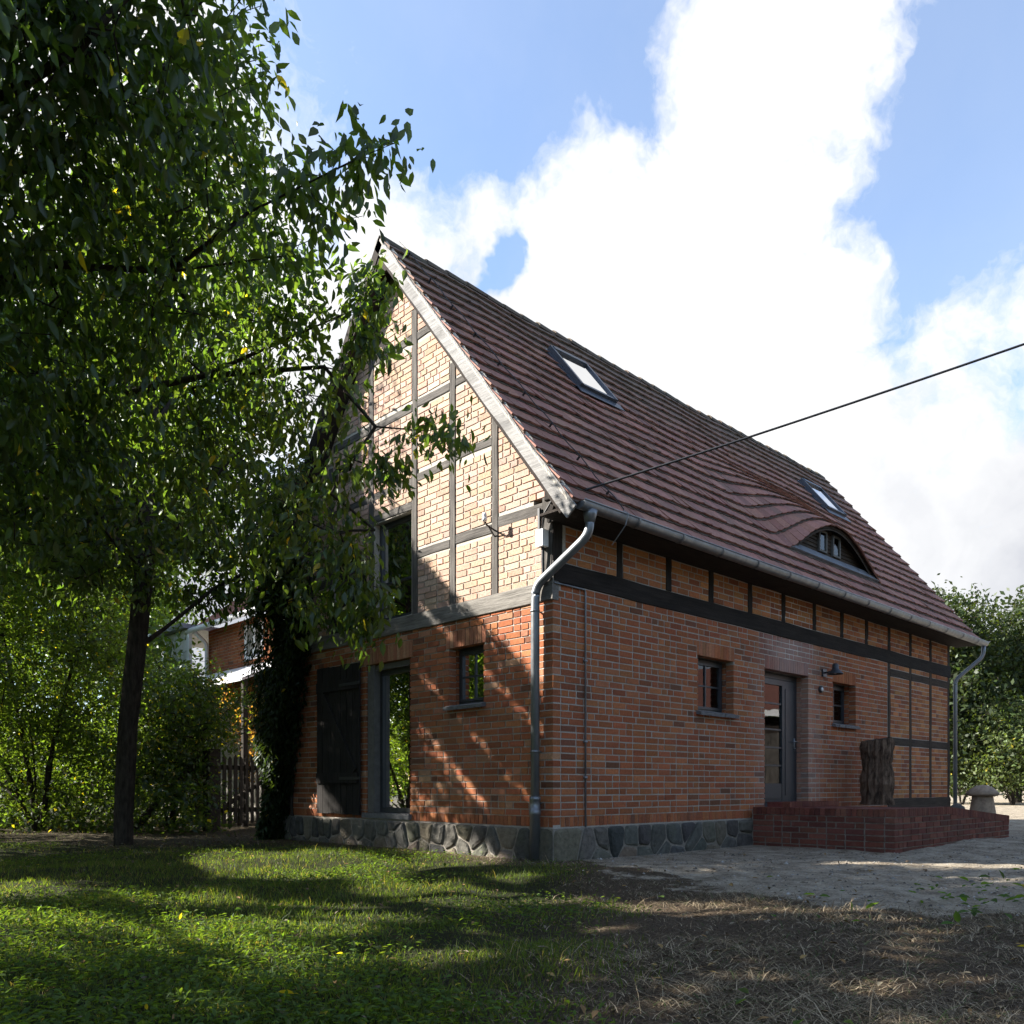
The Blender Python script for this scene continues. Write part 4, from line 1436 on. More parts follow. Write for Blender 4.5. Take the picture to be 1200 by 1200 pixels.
# log standing on the terrace
LC = (7.12, -0.46)
log = empty('standing_log', (LC[0], LC[1], TZ), 'thick dark log with ridged bark standing upright on the terrace', 'log')
n, hs = 44, 16
vs, fs = [], []
ph = rng.uniform(0, 6.28, 8)
for i in range(hs + 1):
    z = TZ - 0.012 + 1.06 * i / hs
    for k in range(n):
        a = 2 * math.pi * k / n
        r_ = 0.228 + 0.014 * math.sin(2 * a + ph[0]) + 0.012 * math.sin(5 * a + ph[1]) + 0.02 * (1 - i / hs) ** 3
        r_ += 0.024 * ((k % 3 == 0) - 0.4) * (1 + 0.7 * math.sin(i * 1.7 + k * 2.3)) + random.uniform(-0.010, 0.010) + 0.012 * math.sin(i * 0.8 + ph[2])
        tl = (0.035 * math.cos(a + 0.6) + random.uniform(-0.015, 0.015)) if i == hs else 0
        vs.append((LC[0] + r_ * math.cos(a), LC[1] + r_ * math.sin(a), z + tl))
for i in range(hs):
    for k in range(n):
        fs.append((i*n+k, i*n+(k+1) % n, (i+1)*n+(k+1) % n, (i+1)*n+k))
mb = MB(); mb.add(vs, fs); mb.build('bark', M['logbark'], log)
mb = MB(); mb.add([tuple(np.array(v) + (0, 0, -0.004)) for v in vs[-n:]], [tuple(range(n))]); mb.build('cut_face', M['brown_x'], log)

# mushroom-shaped staddle stone
SX, SYY = 9.05, -1.42
stad = empty('staddle_stone', (SX, SYY, 0.0), 'mushroom-shaped sandstone staddle stone beyond the terrace wall', 'staddle stone')
mb = MB(); mb.lathe([(0.24, 0.0), (0.235, 0.10), (0.20, 0.38), (0.165, 0.62), (0.16, 0.66)], (SX, SYY, 0.0), 20, jit=0.02); mb.build('stem', M['sandstone'], stad, True)
mb = MB(); mb.lathe([(0.05, 0.655), (0.19, 0.650), (0.245, 0.668), (0.255, 0.69), (0.225, 0.74), (0.155, 0.80), (0.075, 0.832), (0.01, 0.84)], (SX, SYY, 0.0), 24, jit=0.012); mb.build('cap', M['sandstone'], stad, True)
bx_, by_ = 9.25, -0.95
mb = MB(); mb.lathe([(0.10, -0.05), (0.17, 0.12), (0.165, 0.34), (0.12, 0.46), (0.05, 0.51), (0.01, 0.52)], (bx_, by_, 0.0), 14, (0.13, 0.12, 0.105), jit=0.07)
tag(mb.build('boulder', M['stone'], None, True), 'small rounded boulder just behind the terrace wall', 'boulder')

# ------------------------------------------------------------------ garden gate by the rear corner
gate = empty('picket_gate', (1.2, 9.3, 0.0), 'dark wooden picket gate between the shrubs and the ivy corner', 'gate')
GA, GB_ = Vector((0.50, 9.18, 0)), Vector((1.86, 9.40, 0))
for i in range(11):
    p = GA.lerp(GB_, (i + 0.35) / 11)
    h = 1.42 + random.uniform(-0.04, 0.03)
    d = (GB_ - GA).normalized() * 0.036
    nn = Vector((d.y, -d.x, 0)).normalized() * 0.011
    tip = random.uniform(0.02, 0.05)
    mb = MB()
    f_ = [p - d + Vector((0, 0, 0.10)), p + d + Vector((0, 0, 0.10)), p + d + Vector((0, 0, h - tip)), p + Vector((0, 0, h)), p - d + Vector((0, 0, h - tip))]
    mb.add([q + nn for q in f_] + [q - nn for q in f_], [(0, 1, 2, 3, 4), (9, 8, 7, 6, 5)] + [(k, (k+1) % 5, 5+(k+1) % 5, 5+k) for k in range(5)])
    mb.build('picket', M['picket'], gate)
nn = Vector((0.16, -0.99, 0)) * -0.035
for zz in (0.36, 1.18):
    mb = MB(); mb.bar(GA + nn + Vector((-.04, 0, zz)), GB_ + nn + Vector((.04, 0, zz)), 0.04, 0.09); mb.build('rail', M['picket'], gate)
mb = MB(); mb.bar(GA + nn + Vector((0.05, 0, 0.42)), GB_ + nn + Vector((-0.05, 0, 1.14)), 0.03, 0.08); mb.build('brace', M['picket'], gate)
gp = empty('gate_post', (0.28, 9.15, 0.0), 'thick dark gate post with a leaning prop beside the pickets', 'post')
mb = MB(); mb.bar((0.28, 9.15, -0.2), (0.28, 9.15, 1.52), 0.26, 0.26, (1, 0, 0), ch=0.03); mb.build('shaft', M['picket'], gp)
mb = MB(); mb.bar((-0.93, 9.72, 0.05), (0.10, 9.2, 1.36), 0.13, 0.13, (0, 1, 0), ch=0.02); mb.build('prop', M['picket'], gp)
mb = MB(); mb.tube([(1.93, 9.35, -0.1), (1.93, 9.35, 0.70)], 0.06, 12)
tag(mb.build('gate_stop_post', M['zinc'], None, True), 'short grey metal post at the latch side of the picket gate', 'post')

# ------------------------------------------------------------------ neighbouring house behind the garden
nb = empty('neighbour_house', (3.0, 14.5, 0.0), 'neighbouring brick house with white windows and red roof seen through leaves', 'house')
NX = 2.8
mb = MB(); mb.box(NX, NX + 7, 9.6, 15.02, 0, 4.85, (0.30, 0.11, 0.07)); nbw = mb.build('wall', M['mortar'], nb)
stn = []
nbm = lambda u, z, d: (NX - d, u, z)
fill_courses(stn, nbm, 3.0, 4.85, lambda z: (9.6, 15.0), [(12.0, 12.95, 3.85, 4.7), (10.3, 11.2, 3.85, 4.7)], PAL_LOW, proud=0.01)
mb = MB()
for p, c in stn: mb.hexa(p, c, back=False)
tag(mb.build('brickwork', M['brick'], nbw), kind='stuff')
mb = MB(); mb.hexa([(NX - 0.4, 9.4, 4.86), (NX - 0.4, 15.3, 4.86), (NX + 3.5, 15.3, 7.9), (NX + 3.5, 9.4, 7.9), (NX - 0.4, 9.4, 4.78), (NX - 0.4, 15.3, 4.78), (NX + 3.5, 15.3, 7.8), (NX + 3.5, 9.4, 7.8)], (0.24, 0.085, 0.06))
mb.hexa([(NX + 3.5, 9.4, 7.9), (NX + 3.5, 15.3, 7.9), (NX + 7.4, 15.3, 4.86), (NX + 7.4, 9.4, 4.86), (NX + 3.5, 9.4, 7.8), (NX + 3.5, 15.3, 7.8), (NX + 7.4, 15.3, 4.78), (NX + 7.4, 9.4, 4.78)], (0.24, 0.085, 0.06))
mb.build('roof', M['tile'], nb)
mb = MB(); mb.tube([(NX - 0.48, 9.4, 4.80), (NX - 0.48, 15.3, 4.80)], 0.07, 10); mb.build('gutter', M['white'], nb, True)
mb = MB(); mb.tube(smooth_path([(NX - 0.45, 14.9, 4.78), (NX - 0.1, 14.9, 4.5), (NX - 0.1, 14.9, 0.0)], 0.1), 0.05, 10); mb.build('downpipe', M['white'], nb, True)
for (a, b) in ((12.0, 12.95), (10.3, 11.2)):
    w = empty('window', (NX, (a + b) / 2, 3.85), parent=nb)
    mb = MB(); rect_frame(mb, nbm, a, b, 3.85, 4.7, 0.10, 0.02, -0.06); slab(mb, nbm, (a+b)/2 - 0.06, (a+b)/2 + 0.06, 3.951, 4.599, 0.015, -0.05); mb.build('frame', M['white'], w)
    for (p, q) in ((a + 0.101, (a+b)/2 - 0.061), ((a+b)/2 + 0.061, b - 0.101)):
        mb = MB(); slab(mb, nbm, p, q, 3.951, 4.599, 0.0, -0.006); mb.build('pane', M['glass'], w)
# glazed porch and lean-to roof
pr_ = empty('glazed_porch', (2.5, 16.2, 0.0), parent=nb)
mb = MB(); rect_frame(mb, lambda u, z, d: (2.3 - d, u, z), 15.05, 17.6, 3.2, 4.85, 0.09, 0.0, -0.08)
for q in (15.55, 16.05, 16.55, 17.05): slab(mb, lambda u, z, d: (2.3 - d, u, z), q - 0.03, q + 0.03, 3.291, 4.759, 0.002, -0.07)
mb.build('frame', M['white'], pr_)
qs = [15.145, 15.55, 16.05, 16.55, 17.05, 17.505]
for a, b in zip(qs[:-1], qs[1:]):
    mb = MB(); slab(mb, lambda u, z, d: (2.3 - d, u, z), a + .031, b - .031, 3.292, 4.758, -0.02, -0.03); mb.build('pane', M['white'], pr_)
mb = MB(); mb.box(2.3, 9, 15.04, 17.6, 0, 3.199); mb.build('base_wall', M['plinth_mortar'], pr_)
mb = MB(); mb.box(2.1, 9, 15.03, 17.8, 4.86, 4.98); mb.build('flat_roof', M['zinc'], pr_)
mb = MB(); mb.hexa([(1.2, 9.8, 3.02), (1.2, 14.6, 3.02), (NX - 0.02, 14.6, 3.72), (NX - 0.02, 9.8, 3.72), (1.2, 9.8, 2.96), (1.2, 14.6, 2.96), (NX - 0.02, 14.6, 3.66), (NX - 0.02, 9.8, 3.66)]); mb.build('lean_to_roof', M['white'], nb)
for yy in (9.9, 12.2, 14.5):
    mb = MB(); mb.bar((1.3, yy, 0), (1.3, yy, 2.98), 0.1, 0.1, (1, 0, 0)); mb.build('lean_to_post', M['picket'], nb)

# ------------------------------------------------------------------ boarded shed across the yard (mirrored in the panes)
shed = empty('boarded_shed', (23, -11.5, 0), 'boarded wooden shed with white eaves across the yard', 'shed')
def shd(u, z, d): return (20.2 + 0.34 * u - 0.94 * d, -13.6 + 0.94 * u + 0.34 * d, z)
mb = MB(); slab(mb, shd, 0.0, 8.5, 0.0, 3.4, -0.05, -4.0); mb.build('body', M['soffit'], shed)
for i in range(50):
    mb = MB(); slab(mb, shd, i * 0.17 + 0.006, i * 0.17 + 0.164, 0.05, 2.75 + random.uniform(-.02, .02), random.uniform(0, .012), -0.045)
    mb.build('board', M['oak_z'], shed)
mb = MB(); slab(mb, shd, -0.3, 8.8, 3.40, 3.62, 0.45, 0.40); mb.build('fascia', M['white'], shed)
mb = MB(); mb.hexa([shd(-.3, 3.64, .48), shd(8.8, 3.64, .48), shd(8.8, 5.6, -2.2), shd(-.3, 5.6, -2.2), shd(-.3, 3.56, .38), shd(8.8, 3.56, .38), shd(8.8, 5.5, -2.2), shd(-.3, 5.5, -2.2)], (0.16, 0.07, 0.055)); mb.build('roof', M['tile'], shed)

# ------------------------------------------------------------------ ground
def ground_axis(c0, c1, step, far):
    core_ = np.arange(c0, c1 + 1e-6, step)
    g = [step]
    out_lo, out_hi, d = [], [], 0
    while d < far:
        g.append(g[-1] * 1.16); d += g[-1]
        out_lo.append(c0 - d); out_hi.append(c1 + d)
    return np.concatenate([np.array(out_lo[::-1]), core_, np.array(out_hi)])


def vnoise(x, y, sc, seed=0):
    """smooth value noise"""
    r_ = np.random.default_rng(seed)
    T = r_.random((64, 64))
    u, v = x * sc, y * sc
    iu, iv = np.floor(u).astype(int), np.floor(v).astype(int)
    fu, fv = u - iu, v - iv
    fu, fv = fu * fu * (3 - 2 * fu), fv * fv * (3 - 2 * fv)
    g = lambda a, b: T[a % 64, b % 64]
    return (g(iu, iv) * (1 - fu) + g(iu + 1, iv) * fu) * (1 - fv) + (g(iu, iv + 1) * (1 - fu) + g(iu + 1, iv + 1) * fu) * fv


def cam_rf(x, y):
    """right and forward distance from the photographer's spot"""
    dx, dy = x - CAM[0], y - CAM[1]
    return dx * RGT[0] + dy * RGT[1], dx * FWD[0] + dy * FWD[1]


def sst(a, b, x):
    t = np.clip((x - a) / (b - a), 0, 1)
    return t * t * (3 - 2 * t)


def zones(x, y):
    """sand (bare pale yard), green (live grass); the rest is dry brown litter"""
    wob = (vnoise(x, y, 0.9, 3) - 0.5) * 1.3 + (vnoise(x, y, 3.0, 4) - 0.5) * 0.7
    # yard in front of the long wall: beyond the line from the house corner towards the lower right
    d = (-0.15 * x - y - 0.2)                       # distance out from the long wall
    sand = sst(-0.5, 0.7, x + wob * 0.9 + 0.25 * d) * (1 - sst(3.6, 5.0, d + wob - 0.10 * x))
    sand = np.maximum(sand, sst(11.6, 12.6, x + 0.2 * wob) * sst(-16, -14, y) * (1 - sst(30, 34, x * 0.9 + 0.25 * y)))
    edge = (x + 6.5) * 0.62 + (y + 6.2) * -0.78     # grows to the lower right of the lawn
    green = 1 - sst(-0.9, 0.15, edge + wob * 0.45)
    green = green * sst(0.05, 0.9, -x + 0.35 * wob + 0.15 * (y > 5.8)) + (y > 5.6) * 1.0
    fz = cam_rf(x, y)[1]
    green = green * (1 - 0.8 * sst(10.8, 12.6, fz + wob) * (1 - sst(19, 22, fz)))      # bare shady soil under the trees
    green = np.clip(np.where(x > 11, 1 - sand, green), 0, 1)
    return np.clip(sand, 0, 1), np.clip(green, 0, 1)


def ground_z(x, y):
    rr, ff = cam_rf(x, y)
    fade = np.exp(-((x - 0) ** 2 + (y + 1) ** 2) / 220.0)
    dh = np.minimum(1, np.maximum(0.15, np.maximum(np.maximum(-x, x - HL), np.maximum(-y, y - HW)) / 1.5))
    sand, green = zones(x, y)
    return fade * dh * ((vnoise(x, y, 0.45, 5) - 0.5) * 0.14 + (vnoise(x, y, 1.6, 6) - 0.5) * 0.07 * (1 - 0.6 * sand) + (vnoise(x, y, 6, 7) - 0.5) * 0.03)


gx, gy = ground_axis(-8, 13, 0.09, 900), ground_axis(-8, 11, 0.09, 900)
GX, GYY = np.meshgrid(gx, gy, indexing='ij')
GZZ = ground_z(GX, GYY)
sand_, green_ = zones(GX, GYY)
nxg, nyg = GX.shape
idx = np.arange(nxg * nyg).reshape(nxg, nyg)
quads = np.stack([idx[:-1, :-1], idx[1:, :-1], idx[1:, 1:], idx[:-1, 1:]], -1).reshape(-1, 4)
gcol = np.stack([sand_.ravel(), green_.ravel(), np.zeros(sand_.size)], -1)
go = mesh_np('ground', np.stack([GX.ravel(), GYY.ravel(), GZZ.ravel()], -1), quads.ravel(), np.arange(len(quads)) * 4, np.full(len(quads), 4), M['ground'], gcol, smooth=True)
tag(go, kind='structure')

# ------------------------------------------------------------------ leaf and blade clouds (numpy)
LEAF = np.array([(0, 0, 0), (-0.185, 0.27, 0.06), (-0.19, 0.58, 0.06), (0, 1.0, -0.12), (0.19, 0.58, 0.06), (0.185, 0.27, 0.06)])
LFACE = [[0, 3, 2, 1], [0, 5, 4, 3]]
LEAF_FAR = np.array([(0, 0, 0), (-0.25, 0.45, 0.07), (0, 1.0, -0.05), (0.25, 0.45, 0.07)])
LFACE_FAR = [[0, 3, 2, 1]]


def rot_frames(axis, nrm_):
    y = axis / np.linalg.norm(axis, axis=1, keepdims=True)
    x = np.cross(y, nrm_); x /= np.linalg.norm(x, axis=1, keepdims=True) + 1e-9
    z = np.cross(x, y)
    return np.stack([x, y, z], -1)                   # columns


def leaf_verts(pos, axis, nrm_, size, shape):
    F_ = rot_frames(axis, nrm_)
    return pos[:, None, :] + np.einsum('nij,kj->nki', F_, shape) * size[:, None, None]


def leaf_object(name, pos, axis, nrm_, size, cols, mat, parent, stuff=True, far=False):
    V = leaf_verts(pos, axis, nrm_, size, LEAF_FAR if far else LEAF)
    n, k = V.shape[:2]
    f = np.array(LFACE_FAR if far else LFACE)
    loops = (np.arange(n)[:, None, None] * k + f[None]).reshape(-1)
    nf = n * len(f)
    o = mesh_np(name, V.reshape(-1, 3), loops, np.arange(nf) * 4, np.full(nf, 4), mat, np.repeat(cols, k, axis=0), parent)
    if stuff: o['kind'] = 'stuff'
    return o


def unit(n):
    v = rng.normal(size=(n, 3))
    return v / np.linalg.norm(v, axis=1, keepdims=True)


def greens(n, base, var=0.3, yellow=0.02, ycol=(0.30, 0.24, 0.03)):
    c = np.array(base)[None] * rng.uniform(1 - var, 1 + var, (n, 1)) * rng.uniform(0.9, 1.1, (n, 3))
    y = rng.random(n) < yellow
    c[y] = np.array(ycol) * rng.uniform(0.7, 1.2, (y.sum(), 1))
    return np.clip(c, 0, 1)


# where the photograph shows sun reaching the gable wall and the lawn: no twig grows across those rays
def pix_ground(px, py, z=0.0):
    d = FWD + (px - 600) / 986 * RGT + np.array([0, 0, (922 - py) / 986])
    t = (z - CAM[2]) / d[2]
    return (CAM + t * d)[:2]


LIT = [(300, 1012, 70, 14), (400, 1020, 110, 16), (480, 1045, 60, 12), (40, 1040, 50, 9), (660, 1048, 50, 5), (740, 1056, 60, 5),
       (850, 1064, 80, 9), (930, 1068, 90, 9), (1010, 1070, 80, 8), (780, 1058, 60, 7), (620, 1030, 40, 6), (260, 1075, 60, 8), (350, 1085, 60, 9), (700, 1130, 40, 5), (120, 1085, 40, 6), (720, 1085, 40, 4), (880, 1140, 60, 6), (1040, 1150, 60, 8), (460, 985, 40, 4), (520, 1115, 50, 6)]
r9 = np.random.default_rng(99)
for _ in range(34): LIT.append((r9.uniform(170, 600), r9.uniform(1035, 1190), r9.uniform(14, 45), r9.uniform(3, 9)))
for _ in range(20): LIT.append((r9.uniform(640, 1190), r9.uniform(1085, 1195), r9.uniform(14, 50), r9.uniform(3, 7)))
for _ in range(12): LIT.append((r9.uniform(0, 200), r9.uniform(1030, 1180), r9.uniform(14, 40), r9.uniform(3, 7)))
for _ in range(26): LIT.append((r9.uniform(180, 580), r9.uniform(1005, 1125), r9.uniform(25, 70), r9.uniform(5, 11)))
LITW = []
for (px, py, a, b) in LIT:
    c0 = pix_ground(px, py)
    e1, e2 = pix_ground(px + a, py) - c0, pix_ground(px, py + b) - c0
    Mx = np.linalg.inv(np.stack([e1, e2], -1))
    LITW.append((c0, Mx))


def sun_block(P):
    """probability that a leaf at P would shade a spot that the sun is seen to reach"""
    out = np.zeros(len(P))
    s = -P[:, 0] / (-SUN[0])                         # travel down-sun until x = 0
    s = np.where(P[:, 0] < 0, -P[:, 0] / -SUN[0], -1)
    yh, zh = P[:, 1] - SUN[1] * s, P[:, 2] - SUN[2] * s
    hit = (s > 0) & (yh > -0.5) & (yh < 3.7) & (zh > 1.85 + 0.82 * yh) & (zh < 8.2)
    out = np.where(hit & (yh < 2.6), 1.0, np.where(hit, 0.82, 0))
    streak = (s > 0) & (yh > -0.3) & (yh < 2.4) & (zh > 0.6) & (zh <= 1.85 + 0.82 * yh)
    ph_ = zh + 0.80 * -yh                             # bands running down with the rays
    band = (np.abs(ph_ + 0.25) < 0.07) | (np.abs(ph_ - 0.42) < 0.05) | (np.abs(ph_ - 1.30) < 0.06)
    out = np.where(streak & band & (rng.random(len(P)) < 0.95), 1.0, out)
    t = P[:, 2] / SUN[2]
    g = P[:, :2] - SUN[None, :2] * t[:, None]
    for c0, Mx in LITW:
        q = (g - c0) @ Mx.T
        out = np.maximum(out, np.where((q ** 2).sum(1) < 1, 0.97, 0))
    return out


def at(px, py, depth):
    return CAM + depth * (FWD + (px - 600) / 986 * RGT + np.array([0, 0, (922 - py) / 986]))


# ------------------------------------------------------------------ trees
def grow(spine, radii, targets, sagf=0.06):
    """Connects every target to the nearest point of the growing skeleton. Returns nodes, parents."""
    nodes = [np.array(p, float) for p in spine[0]]
    par = [-1] + list(range(len(nodes) - 1))
    for limb in spine[1:]:
        st_ = int(np.argmin([np.linalg.norm(np.array(limb[0]) - q) for q in nodes]))
        prev = st_
        for p in limb[1:]:
            nodes.append(np.array(p, float)); par.append(prev); prev = len(nodes) - 1
    arr = np.zeros((len(nodes) + len(targets) * 6 + 10, 3)); n = len(nodes); arr[:n] = nodes
    root = arr[:n].copy()
    dmin = np.min(np.linalg.norm(targets[:, None] - root[None], axis=2), axis=1)
    tips = []
    for i in np.argsort(dmin):
        p = targets[i]
        dv = arr[:n] - p
        dd = np.linalg.norm(dv, axis=1) + 0.45 * np.maximum(0, arr[:n, 2] - p[2])
        j = int(np.argmin(dd)); q = arr[j]
        L = np.linalg.norm(p - q)
        k = max(1, min(5, int(L / 0.28)))
        prev = j
        for m_ in range(1, k + 1):
            t = m_ / k
            w = q + (p - q) * t + np.array([0, 0, sagf * L * 4 * t * (1 - t)]) + (rng.normal(0, 0.025 * L, 3) if m_ < k else 0)
            arr[n] = w; par.append(prev); prev = n; n += 1
        tips.append(prev)
    return arr[:n], np.array(par), np.array(tips)


def skeleton_mesh(name, nodes, par, r_tip, r_root, mat, parent, sides=6, thin=4):
    """tapered limbs; twigs get fewer sides than boughs"""
    n = len(nodes)
    cnt = np.zeros(n)
    haschild = np.zeros(n, bool)
    haschild[par[par >= 0]] = True
    cnt[~haschild] = 1
    for i in range(n - 1, 0, -1):
        cnt[par[i]] += cnt[i]
    power = math.log(r_root / r_tip) / math.log(max(3, cnt[0]))
    rad = np.maximum(r_tip, r_tip * cnt ** power)
    e = np.arange(1, n); e = e[par[1:] >= 0]
    Vs, Ls, Ss, off, lo = [], [], [], 0, 0
    for sd_, sel_ in ((sides, rad[e] > 3.5 * r_tip), (thin, rad[e] <= 3.5 * r_tip)):
        q = e[sel_]
        if not len(q): continue
        A, B = nodes[par[q]], nodes[q]
        ra, rb = np.minimum(rad[par[q]], rad[q] * 1.7), rad[q]
        d = B - A; d = d / (np.linalg.norm(d, axis=1, keepdims=True) + 1e-9)
        ref = np.where(np.abs(d[:, 2:3]) < 0.9, np.array([[0, 0, 1.0]]), np.array([[1.0, 0, 0]]))
        u = np.cross(d, ref); u /= np.linalg.norm(u, axis=1, keepdims=True); v = np.cross(d, u)
        ang = np.arange(sd_) * 2 * np.pi / sd_
        ring = np.cos(ang)[None, :, None] * u[:, None] + np.sin(ang)[None, :, None] * v[:, None]
        V = np.concatenate([A[:, None] - d[:, None] * ra[:, None, None] * 0.3 + ring * ra[:, None, None], B[:, None] + ring * rb[:, None, None]], axis=1)
        k = np.arange(sd_); f = np.stack([k, (k + 1) % sd_, sd_ + (k + 1) % sd_, sd_ + k], -1)
        Ls.append((off + np.arange(len(q))[:, None, None] * 2 * sd_ + f[None]).reshape(-1))
        nf = len(q) * sd_
        Ss.append(lo + np.arange(nf) * 4)
        Vs.append(V.reshape(-1, 3)); off += len(q) * 2 * sd_; lo += nf * 4
    Va, La, Sa = np.concatenate(Vs), np.concatenate(Ls), np.concatenate(Ss)
    return mesh_np(name, Va, La, Sa, np.full(len(Sa), 4), mat, np.full((len(Va), 3), 0.3), parent, True), rad


def blob_points(blobs, per_m3):
    out = []
    for (c, r_) in blobs:
        r_ = np.array(r_ if hasattr(r_, '__len__') else (r_, r_, r_))
        n = max(10, int(per_m3 * 4.19 * np.prod(r_)))
        p = unit(n) * rng.random((n, 1)) ** 0.42 * r_
        out.append(np.array(c) + p)
    return np.concatenate(out)


def twig_leaves(nodes, par, tips, per, spread, size, droop):
    """leaves along the last stretch of every twig, hanging"""
    a = nodes[tips]; b = nodes[par[tips]]; b = np.where(np.linalg.norm(a - b, axis=1, keepdims=True) > 0.8, a + (b - a) * 0.5, b)
    n = len(tips) * per
    t = rng.random((len(tips), per, 1)) ** 0.8
    pos = (b[:, None] + (a - b)[:, None] * (0.1 + 1.05 * t)).reshape(-1, 3) + rng.normal(0, spread, (n, 3))
    out = np.repeat(a - b, per, axis=0); out /= np.linalg.norm(out, axis=1, keepdims=True) + 1e-6
    axis = out * 0.5 + unit(n) * 0.75 + np.array([0, 0, -droop])
    nr = unit(n) + np.array([0, 0, 0.5]) - SUN[None] * 0.15
    return pos, axis, nr, size * rng.uniform(0.5, 1.25, n)


LB = (0.040, 0.066, 0.021)
# --- tree whose trunk stands in view
t1 = empty('cherry_tree', (-2.39, 5.99, 0.0), 'dark-trunked cherry tree with drooping leaves growing before the picket gate', 'tree', 'cherry trees on the lawn')
base = np.array([-2.39, 5.99, 0.0])
def T1(px, py, d=11.7): return at(px, py, d)
spine = [[base + (0, 0, -0.2), base + (0, 0, 0.4), T1(150, 850), T1(160, 760), T1(170, 660), T1(172, 600), T1(182, 500, 11.9), T1(178, 400, 12), T1(190, 280, 12), T1(200, 150, 12)],
         [T1(170, 660), T1(215, 610, 11.6), T1(260, 550, 11.4), T1(310, 500, 11.2)],
         [T1(170, 660), T1(120, 620, 11.4), T1(60, 575, 11), T1(10, 540, 10.6)],
         [T1(160, 760), T1(195, 735, 12), T1(250, 690, 12.4), T1(310, 660, 12.6)],
         [T1(172, 600), T1(140, 520, 12.4), T1(90, 420, 13)],
         [T1(182, 500, 11.9), T1(230, 430, 12.2), T1(290, 350, 12.4)]]
def CR(r_, f_, z): p = CAM + r_ * RGT + f_ * FWD; return np.array([p[0], p[1], z])
blobs1 = [(T1(0, 500, 10.0), 1.1), (T1(-110, 450, 10.0), 1.3), (T1(100, 560, 10.0), 0.9), (T1(175, 615, 9.8), 0.7), (T1(-200, 380, 10.2), 1.4), (T1(60, 620, 9.6), 0.8), (T1(-60, 560, 9.4), 1.0), (T1(-250, 500, 9.4), 1.2), (T1(-150, 600, 14), 1.4), (T1(-260, 500, 14), 1.6), (T1(-200, 680, 13), 1.2), (T1(-60, 640, 14), 1.2), (T1(-330, 560, 12), 1.6), (T1(-300, 400, 13), 1.6),
          (T1(100, 480, 12.5), 1.5), (T1(250, 430, 12.6), 1.3), (T1(310, 520, 12.2), 1.2), (T1(350, 620, 12.0), (1.0, 1.0, 0.8)), (T1(390, 650, 11.0), (0.5, 0.8, 0.6)),
          (T1(160, 330, 12.5), 1.5), (T1(290, 300, 12.6), 1.2), (T1(40, 380, 12), 1.5), (T1(30, 560, 11.5), 1.2), (T1(200, 560, 13), 1.3), (T1(240, 660, 12.8), 1.0),
          (T1(70, 640, 12.6), 1.0), (T1(200, 200, 12.5), 1.4), (T1(60, 250, 12.5), 1.5), (T1(310, 690, 12.4), (0.7, 0.7, 0.5)), (T1(-60, 450, 12), 1.6), (T1(-80, 300, 12), 1.6),
          (T1(390, 545, 10.6), (0.5, 0.7, 0.5)), (T1(425, 640, 10.0), (0.3, 0.5, 0.5)), (T1(380, 720, 11.2), (0.4, 0.6, 0.4)), (T1(300, 400, 11.0), 0.8), (T1(180, 420, 10.5), 1.1), (T1(120, 640, 10.8), 0.9)]
tg = blob_points(blobs1, 22)
tg = tg[(rng.random(len(tg)) > sun_block(tg)) & ~((tg[:, 0] > -0.25) & (tg[:, 1] < 6.3))]
nodes, par, tips = grow(spine, None, tg)
skeleton_mesh('trunk', nodes, par, 0.004, 0.135, M['bark'], t1, 8)
pos, axis, nr, sz = twig_leaves(nodes, par, tips, 19, 0.12, 0.12, 0.8)
keep = (rng.random(len(pos)) > sun_block(pos)) & ~((pos[:, 0] > -0.12) & (pos[:, 1] < 6.2))
pos, axis, nr, sz = pos[keep], axis[keep], nr[keep], sz[keep]
leaf_object('crown', pos, axis, nr, sz, greens(len(pos), LB, 0.35, 0.012), M['leaf'], t1)
print('cherry 1 leaves', len(pos))

# --- tree beside the photographer, its boughs reaching into view
b2 = CAM + 5.9 * FWD - 6.6 * RGT; b2[2] = 0
t2 = empty('cherry_tree', tuple(b2), 'cherry tree whose long leafy boughs hang over the lawn before the gable', 'tree', 'cherry trees on the lawn')
def P2(px, py, d): return at(px, py, d)
hub = b2 + np.array([0, 0, 2.6])
spine = [[b2 + (0, 0, -0.2), b2 + (0.03, 0, 1.0), hub, hub + (0.1, 0.0, 1.5), hub + (0.2, 0.1, 3.0)],
         [hub, P2(-200, 400, 6.2), P2(50, 310, 6.6), P2(200, 318, 7.0), P2(330, 300, 7.2)],
         [hub + (0.1, 0, 1.5), P2(-150, 250, 6.2), P2(60, 190, 6.4), P2(170, 90, 6.6), P2(230, 50, 6.8)],
         [hub + (0.1, 0, 1.5), P2(-60, 150, 5.6), P2(90, 60, 5.2), P2(200, -60, 5.2)],
         [hub, P2(-150, 520, 7.2), P2(60, 480, 8.0), P2(240, 440, 8.4), P2(380, 430, 8.2), P2(440, 500, 7.9), P2(500, 505, 7.7), P2(545, 498, 7.6)],
         [P2(200, 318, 7.0), P2(290, 250, 6.6), P2(360, 215, 6.2), P2(420, 185, 5.9), P2(462, 168, 5.8)],
         [hub, P2(-300, 300, 4.5), P2(-250, 100, 4.0), P2(-80, -60, 3.8)],
         [P2(240, 440, 8.4), P2(330, 400, 8.2), P2(410, 365, 7.9), P2(450, 350, 7.8)]]
